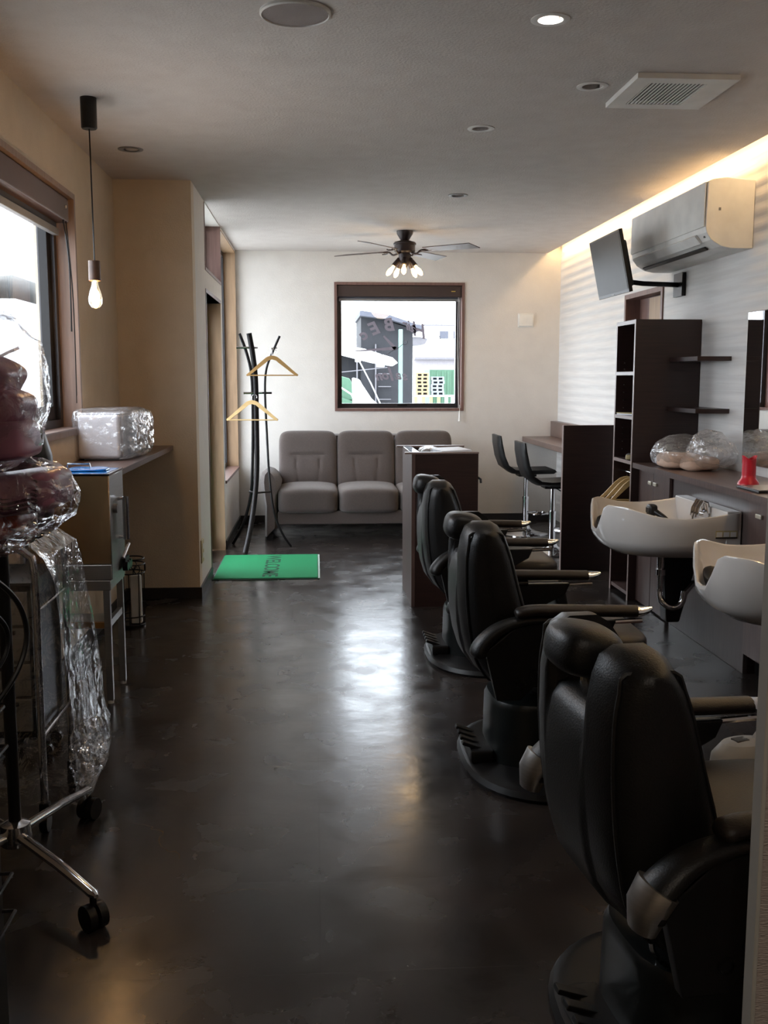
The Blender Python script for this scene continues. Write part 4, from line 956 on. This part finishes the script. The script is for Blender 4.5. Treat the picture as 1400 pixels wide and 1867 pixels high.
# processing machine on star base
t = thing('hair_processor', 'tall hair processing machine on a chrome star base, mauve heads wrapped in plastic', 'hair processor', (-.86, 2.80, 0))
MB().cyl((0, 0, .10), (0, 0, 1.25), .017).build('pole', 'black', t)
MB().lathe([(0, .09), (.04, .09), (.045, .11), (.04, .15), (.02, .16), (0, .16)]).build('hub', 'chrome', t)
for a, L_ in ((-48, .42), (71, .38), (132, .36), (233, .36)):
    A = math.radians(a); e = Vector((math.cos(A), math.sin(A), 0)); p = e * L_
    l_ = MB().tube([e * .03 + Vector((0, 0, .12)), e * (L_ * .6) + Vector((0, 0, .112)), p + Vector((0, 0, .095)), p * 1.04 + Vector((0, 0, .093))], [.017, .016, .014, .006], 12, .8).build('base_leg', 'chrome', t)
    s_ = Vector((-e.y, e.x, 0)); q = p * 1.0 + Vector((0, 0, .034))
    MB().cyl(q - s_ * .026, q - s_ * .005, .034, seg=18).cyl(q + s_ * .005, q + s_ * .026, .034, seg=18).cyl(q, q + Vector((0, 0, .06)), .009, seg=8).build('caster', 'black', l_)
def head(c, h, m, rot=0, n=14): 
    mb = MB(); mb.M = Matrix.Translation(c) @ Matrix.Rotation(rot, 4, 'Y'); mb.cushion((0, 0, 0), h, 5.5, n); mb.noise(.006, 8); return mb.build('heater_head', m, t)
head((.02, -.20, 1.42), (.10, .12, .050), 'mauve', .45); head((.055, -.19, 1.31), (.085, .11, .075), 'mauve', .3)
head((.07, -.22, 1.245), (.09, .11, .05), 'mauve', -.1)
hd = head((.09, -.20, 1.115), (.14, .13, .050), 'mauve', -.10); head((.0, -.22, 1.085), (.12, .12, .04), 'mauve', -.2)
head((.0, -.20, 1.02), (.11, .11, .045), 'red', -.35); head((.06, -.20, 1.045), (.07, .09, .035), 'red', -.35)
for k in range(7):
    MB().tube([(.145 + .045 * math.cos(a), -.335 + .002 * k, 1.085 + k * .011 + .006 * math.sin(a * 2)) for a in [i * .35 for i in range(9)]], .004, 6).build('bellows_rib', mat('dark_mauve', rgb(84, 40, 66), .4) if k == 0 and 'dm' not in M else M.setdefault('dm', mat('dark_mauve', rgb(84, 40, 66), .4)), t)
random.seed(3)
for k in range(7):
    p = [(random.uniform(-.05, .11), -.328 - random.uniform(0, .02), random.uniform(1.20, 1.43)) for _ in range(4)]
    MB().tube(bez(sorted(p), 6), .0022, 5).build('wire', 'orange', t)
MB().cushion((.03, -.20, 1.37), (.145, .17, .185), 2.5, 36).noise(.014, 11, True).build('plastic_wrap', 'film', t, ang=15)
MB().cushion((.05, -.20, 1.105), (.19, .17, .085), 2.6, 36).noise(.014, 12, True).build('plastic_wrap', 'film', t, ang=15)
MB().cushion((.0, -.20, 1.03), (.13, .15, .065), 2.4, 30).noise(.014, 13, True).build('plastic_wrap', 'film', t, ang=15)

# black wire rack close to the viewer
t = thing('black_equipment_rack', 'tall black equipment rack with wire baskets at the near left edge', 'rack', (-.733, 1.36, 0))
MB().box(-.28, .252, -.14, .14, .04, 1.15, .012).build('cabinet', 'black', t)
for x in (-.25, .22):
    for y in (-.11, .11): MB().cyl((x - .012, y, .022), (x + .012, y, .022), .022).build('caster', 'black', t)
for k in range(3):
    z = .34 + k * .26
    MB().tube([(.253, -.12, z), (.272, -.12, z + .0), (.272, .12, z), (.253, .12, z)], .003, 6).tube([(.253, -.12, z + .06), (.270, -.12, z + .06), (.270, .12, z + .06), (.253, .12, z + .06)], .003, 6).tube([(.271, -.05, z), (.270, -.05, z + .06)], .002, 5).tube([(.271, .04, z), (.270, .04, z + .06)], .002, 5).build('wire_basket', 'blackm', t)
o = tag(MB().tube(bez([(-.52, 1.503, 1.10), (-.512, 1.6, 1.09), (-.49, 1.66, 1.04), (-.482, 1.68, .98), (-.495, 1.66, .92), (-.53, 1.6, .86), (-.54, 1.508, .83)], 8), .0045, 8).tube(bez([(-.53, 1.503, 1.06), (-.52, 1.6, 1.04), (-.508, 1.66, .99), (-.515, 1.64, .94), (-.55, 1.55, .91), (-.55, 1.508, .90)], 8), .0045, 8).build('power_cable', 'black'), 'looping black power cables behind the near equipment rack', 'cable')

# ================================================================== outside
o = MB().box(-60, 60, FY + .6, 120, -.35, -.25).box(-60, -1.7, -10, FY + .6, -.35, -.25).build('ground', 'ground', None, False); tag(o, kind='structure')
t = thing('shed', 'dark open-fronted shed with grey roof edge across the yard', 'shed', (0, 0, 0))
MB().prism([(1.08, -.25), (1.08, 2.85), (1.72, 2.74), (2.30, 2.55), (2.30, -.25)], 'y', 24.2, 27).box(.40, 1.08, 24.6, 27, -.25, 2.05).build('walls', 'ext_dark', t, False)
mb = MB(); mb.prism([(1.04, 2.96), (1.72, 2.86), (2.50, 2.60), (2.50, 2.53), (1.72, 2.76), (1.04, 2.84)], 'y', 23.8, 27); mb.build('roof', 'ext_grey', t)
MB().box(-.6, 1.08, 24.0, 27, 1.98, 2.10).build('lean_to_roof', 'ext_mid', t)
for x in (.98, 1.42): MB().box(x - .015, x + .015, 24.1, 24.19, -.25, 2.2).build('post', 'ext_mid', t)
for z in (.9, 1.2, 1.5, 1.8): MB().box(1.48, 1.78, 24.1, 24.15, z, z + .02).build('ladder_rung', 'ext_mid', t)
t = thing('green_post', 'pale green steel column standing in the yard', 'post', (1.93, 23.2, -.25))
MB().box(-.045, .045, -.05, .05, 0, 2.75, .01).build('column', 'ext_teal', t); MB().box(-.09, .09, -.09, .09, 0, .04).build('foot', 'ext_teal', t)
t = thing('crane_truck', 'white truck crane with long boom reaching across the yard', 'truck', (0, 20, 0))
mb = MB(); mb.prism([(.3, 2.08), (.95, 1.97), (1.50, 1.80), (1.60, 1.70), (1.50, 1.64), (1.1, 1.70), (.3, 1.90)], 'y', -.15, .15, .01); mb.build('boom', 'ext_white', t)
MB().box(.78, .88, -.17, .17, 1.72, 1.90, .01).box(1.20, 1.34, -.17, .17, 1.62, 1.74, .01).build('boom_clamp', 'ext_white', t)
MB().tube([(.86, -.1, 1.72), (1.08, -.1, 1.3), (1.32, -.1, .78)], .012, 6).build('hoist_cable', 'ext_white', t)
MB().tube([(.3, -.1, 1.5), (1.45, -.1, 1.62)], .01, 6).build('stay_cable', 'ext_mid', t)
mb = MB(); mb.prism([(.72, 1.42), (.85, 1.38), (1.05, 1.0), (1.30, .85), (1.42, .72), (1.42, .1), (.75, .1)], 'y', -.3, .3, .03); mb.build('boom_mount', 'ext_white', t)
MB().box(1.82, 2.20, -.4, .5, .25, .86, .10, 3).build('cab', 'ext_white', t)
MB().box(.3, 2.1, -.3, .6, -.05, .25, .01).build('chassis', 'ext_white', t)
for x in (.7, 1.6): MB().cyl((x, -.35, -.05), (x, -.1, -.05), .2, seg=20).build('wheel', 'black', t)
t = thing('harvester', 'green farm machine parked beside the truck crane', 'farm machine', (.30, 21.5, .35))
mb = MB(); mb.prism([(.05, 1.15), (.42, 1.05), (.62, .62), (.15, .55)], 'y', 0, 1, .03); mb.build('hood', 'ext_green', t)
mb = MB(); mb.prism([(-.3, .85), (.55, .55), (.65, .30), (-.3, .40)], 'y', -.1, 1, .03); mb.build('conveyor', 'ext_green', t)
MB().box(-.3, .6, -.1, 1, -.3, .36, .03).build('body', 'ext_white', t)
for x in (-.05, .45): MB().cyl((x, -.3, -.35), (x, -.1, -.35), .25, seg=20).build('wheel', 'black', t)
MB().tube([(.02, -.15, 1.0), (.45, -.15, .72), (.60, -.15, .35)], .018, 6).build('guard_rail', 'ext_white', t)
t = thing('white_house', 'pale white building with small upper windows across the street', 'building', (0, 60, 0))
MB().box(5.9, 12, 0, 8, 2.53, 4.45).build('wall', 'ext_white', t, False)
MB().box(5.8, 12, -.4, 0, 2.50, 2.62).build('canopy', 'ext_mid', t)
MB().box(5.6, 12, 0, 8, -.25, 2.50).build('ground_floor', 'ext_lgrey', t, False)
MB().box(5.8, 12, -.1, 8.1, 4.45, 4.53).build('roof_edge', 'ext_mid', t)
for x in (7.28, 8.10):
    w_ = MB().box(x, x + .52, -.05, .02, 3.70, 4.16).build('window', 'ext_mid', t); MB().box(x + .03, x + .49, -.06, -.045, 3.74, 4.12).build('pane', 'ext_grey', w_)
t = thing('loading_shelter', 'white flat canopy on a pale column beside the shed', 'canopy', (0, 30, 0))
mb = MB(); mb.prism([(2.42, 2.70), (2.75, 2.66), (3.30, 2.56), (3.22, 2.40), (2.42, 2.32)], 'y', 0, 1.5, .01); mb.build('roof', 'ext_mid', t)
MB().box(2.42, 3.25, -.06, -.01, 2.60, 2.92).build('fascia', 'ext_white', t)
MB().box(2.76, 2.90, .3, .5, -.25, 2.35).build('column', 'ext_white', t)
MB().box(2.42, 2.72, .4, .5, -.25, 2.15).build('window_wall', 'ext_mid', t)
for z in (.9, 1.25, 1.6): MB().box(2.46, 2.68, .38, .40, z, z + .28).build('pane', 'ext_grey', t)
def crate_stack(x, y, n, m, lab, z):
    for k in range(n):
        t = thing('crate', '%s, %s' % (lab, ['lowest', 'second', 'third', 'fourth', 'fifth', 'topmost'][k if k < n - 1 else 5] + ' of the stack'), 'crate', (x + random.uniform(-.02, .02), y, z + k * .145), 0, 'stacked crates in the yard')
        MB().box(-.25, .25, -.2, .2, .10, .144).build('rim', m, t)
        for q in (-.22, 0, .22): MB().box(q - .035, q + .035, -.2, .2, .02, .10).build('block', m, t)
        MB().box(-.25, .25, -.2, .2, .0, .02).build('bottom_deck', m, t); MB().box(-.24, .24, .0, .19, .02, .10).build('core', 'ext_grey', t)
tb = thing('crate_bench', 'low white bench carrying the crate stacks in the yard', 'bench', (4.5, 40, -.25))
MB().box(-.75, 1.0, -.3, .3, .94, 1.0).build('top', 'ext_white', tb)
for x in (-.65, -.35, -.05, .25, .55, .80): MB().box(x, x + .12, -.28, -.20, 0, .94).build('plank', 'ext_wood' if x < .3 else 'ext_white', tb)
crate_stack(4.18, 40, 6, 'ext_wood', 'yellow crate in the yard', .75); crate_stack(4.78, 40, 5, 'ext_blue', 'grey-blue crate in the yard', .75)
t = thing('green_container', 'green container wall behind the crates', 'container', (0, 41.5, 0))
MB().box(4.65, 6.0, 0, 2, -.25, 1.75).build('body', 'ext_green', t)
for k in range(6): MB().box(4.70 + k * .22, 4.78 + k * .22, -.03, 0, -.2, 1.7).build('rib', 'ext_green', t)
# outside the street window
t = thing('neighbour_house', 'pale house with low pitched roof beyond the street window', 'house', (0, 0, 0))
MB().box(-9.5, -5.1, 18, 24, -.25, 2.75).build('wall', 'ext_white', t)
mb = MB(); mb.prism([(-9.9, 2.72), (-5.0, 3.10), (-5.0, 3.18), (-9.9, 2.80)], 'y', 17.6, 24.4); mb.build('roof', mat('pale_grey_roof', rgb(150, 150, 150), .8), t)
t = thing('bare_tree', 'leafless thin tree outside the street window', 'tree', (-3.6, 10.5, -.25))
MB().tube([(0, 0, 0), (.03, .02, 1.2), (.0, 0, 2.4)], [.05, .035, .02], 8).build('trunk', 'branch', t)
random.seed(11)
for k in range(14):
    z = .9 + k * .13; a = random.uniform(-1, 1) * 1.2 + (0 if k % 2 else PI); L_ = random.uniform(.35, .8)
    p = Vector((0, 0, z)); pts = [p]
    for j in range(4): p = p + Vector((math.cos(a) * L_ / 4, math.sin(a) * L_ / 4, .08 + random.uniform(-.05, .1))); pts.append(p)
    MB().tube(bez(pts, 3), .017, 5).tube(bez([pts[2], pts[2] + Vector((.08, .02, .16)), pts[2] + Vector((.12, .02, .30))], 3), .012, 5).build('branch', 'branch', t)
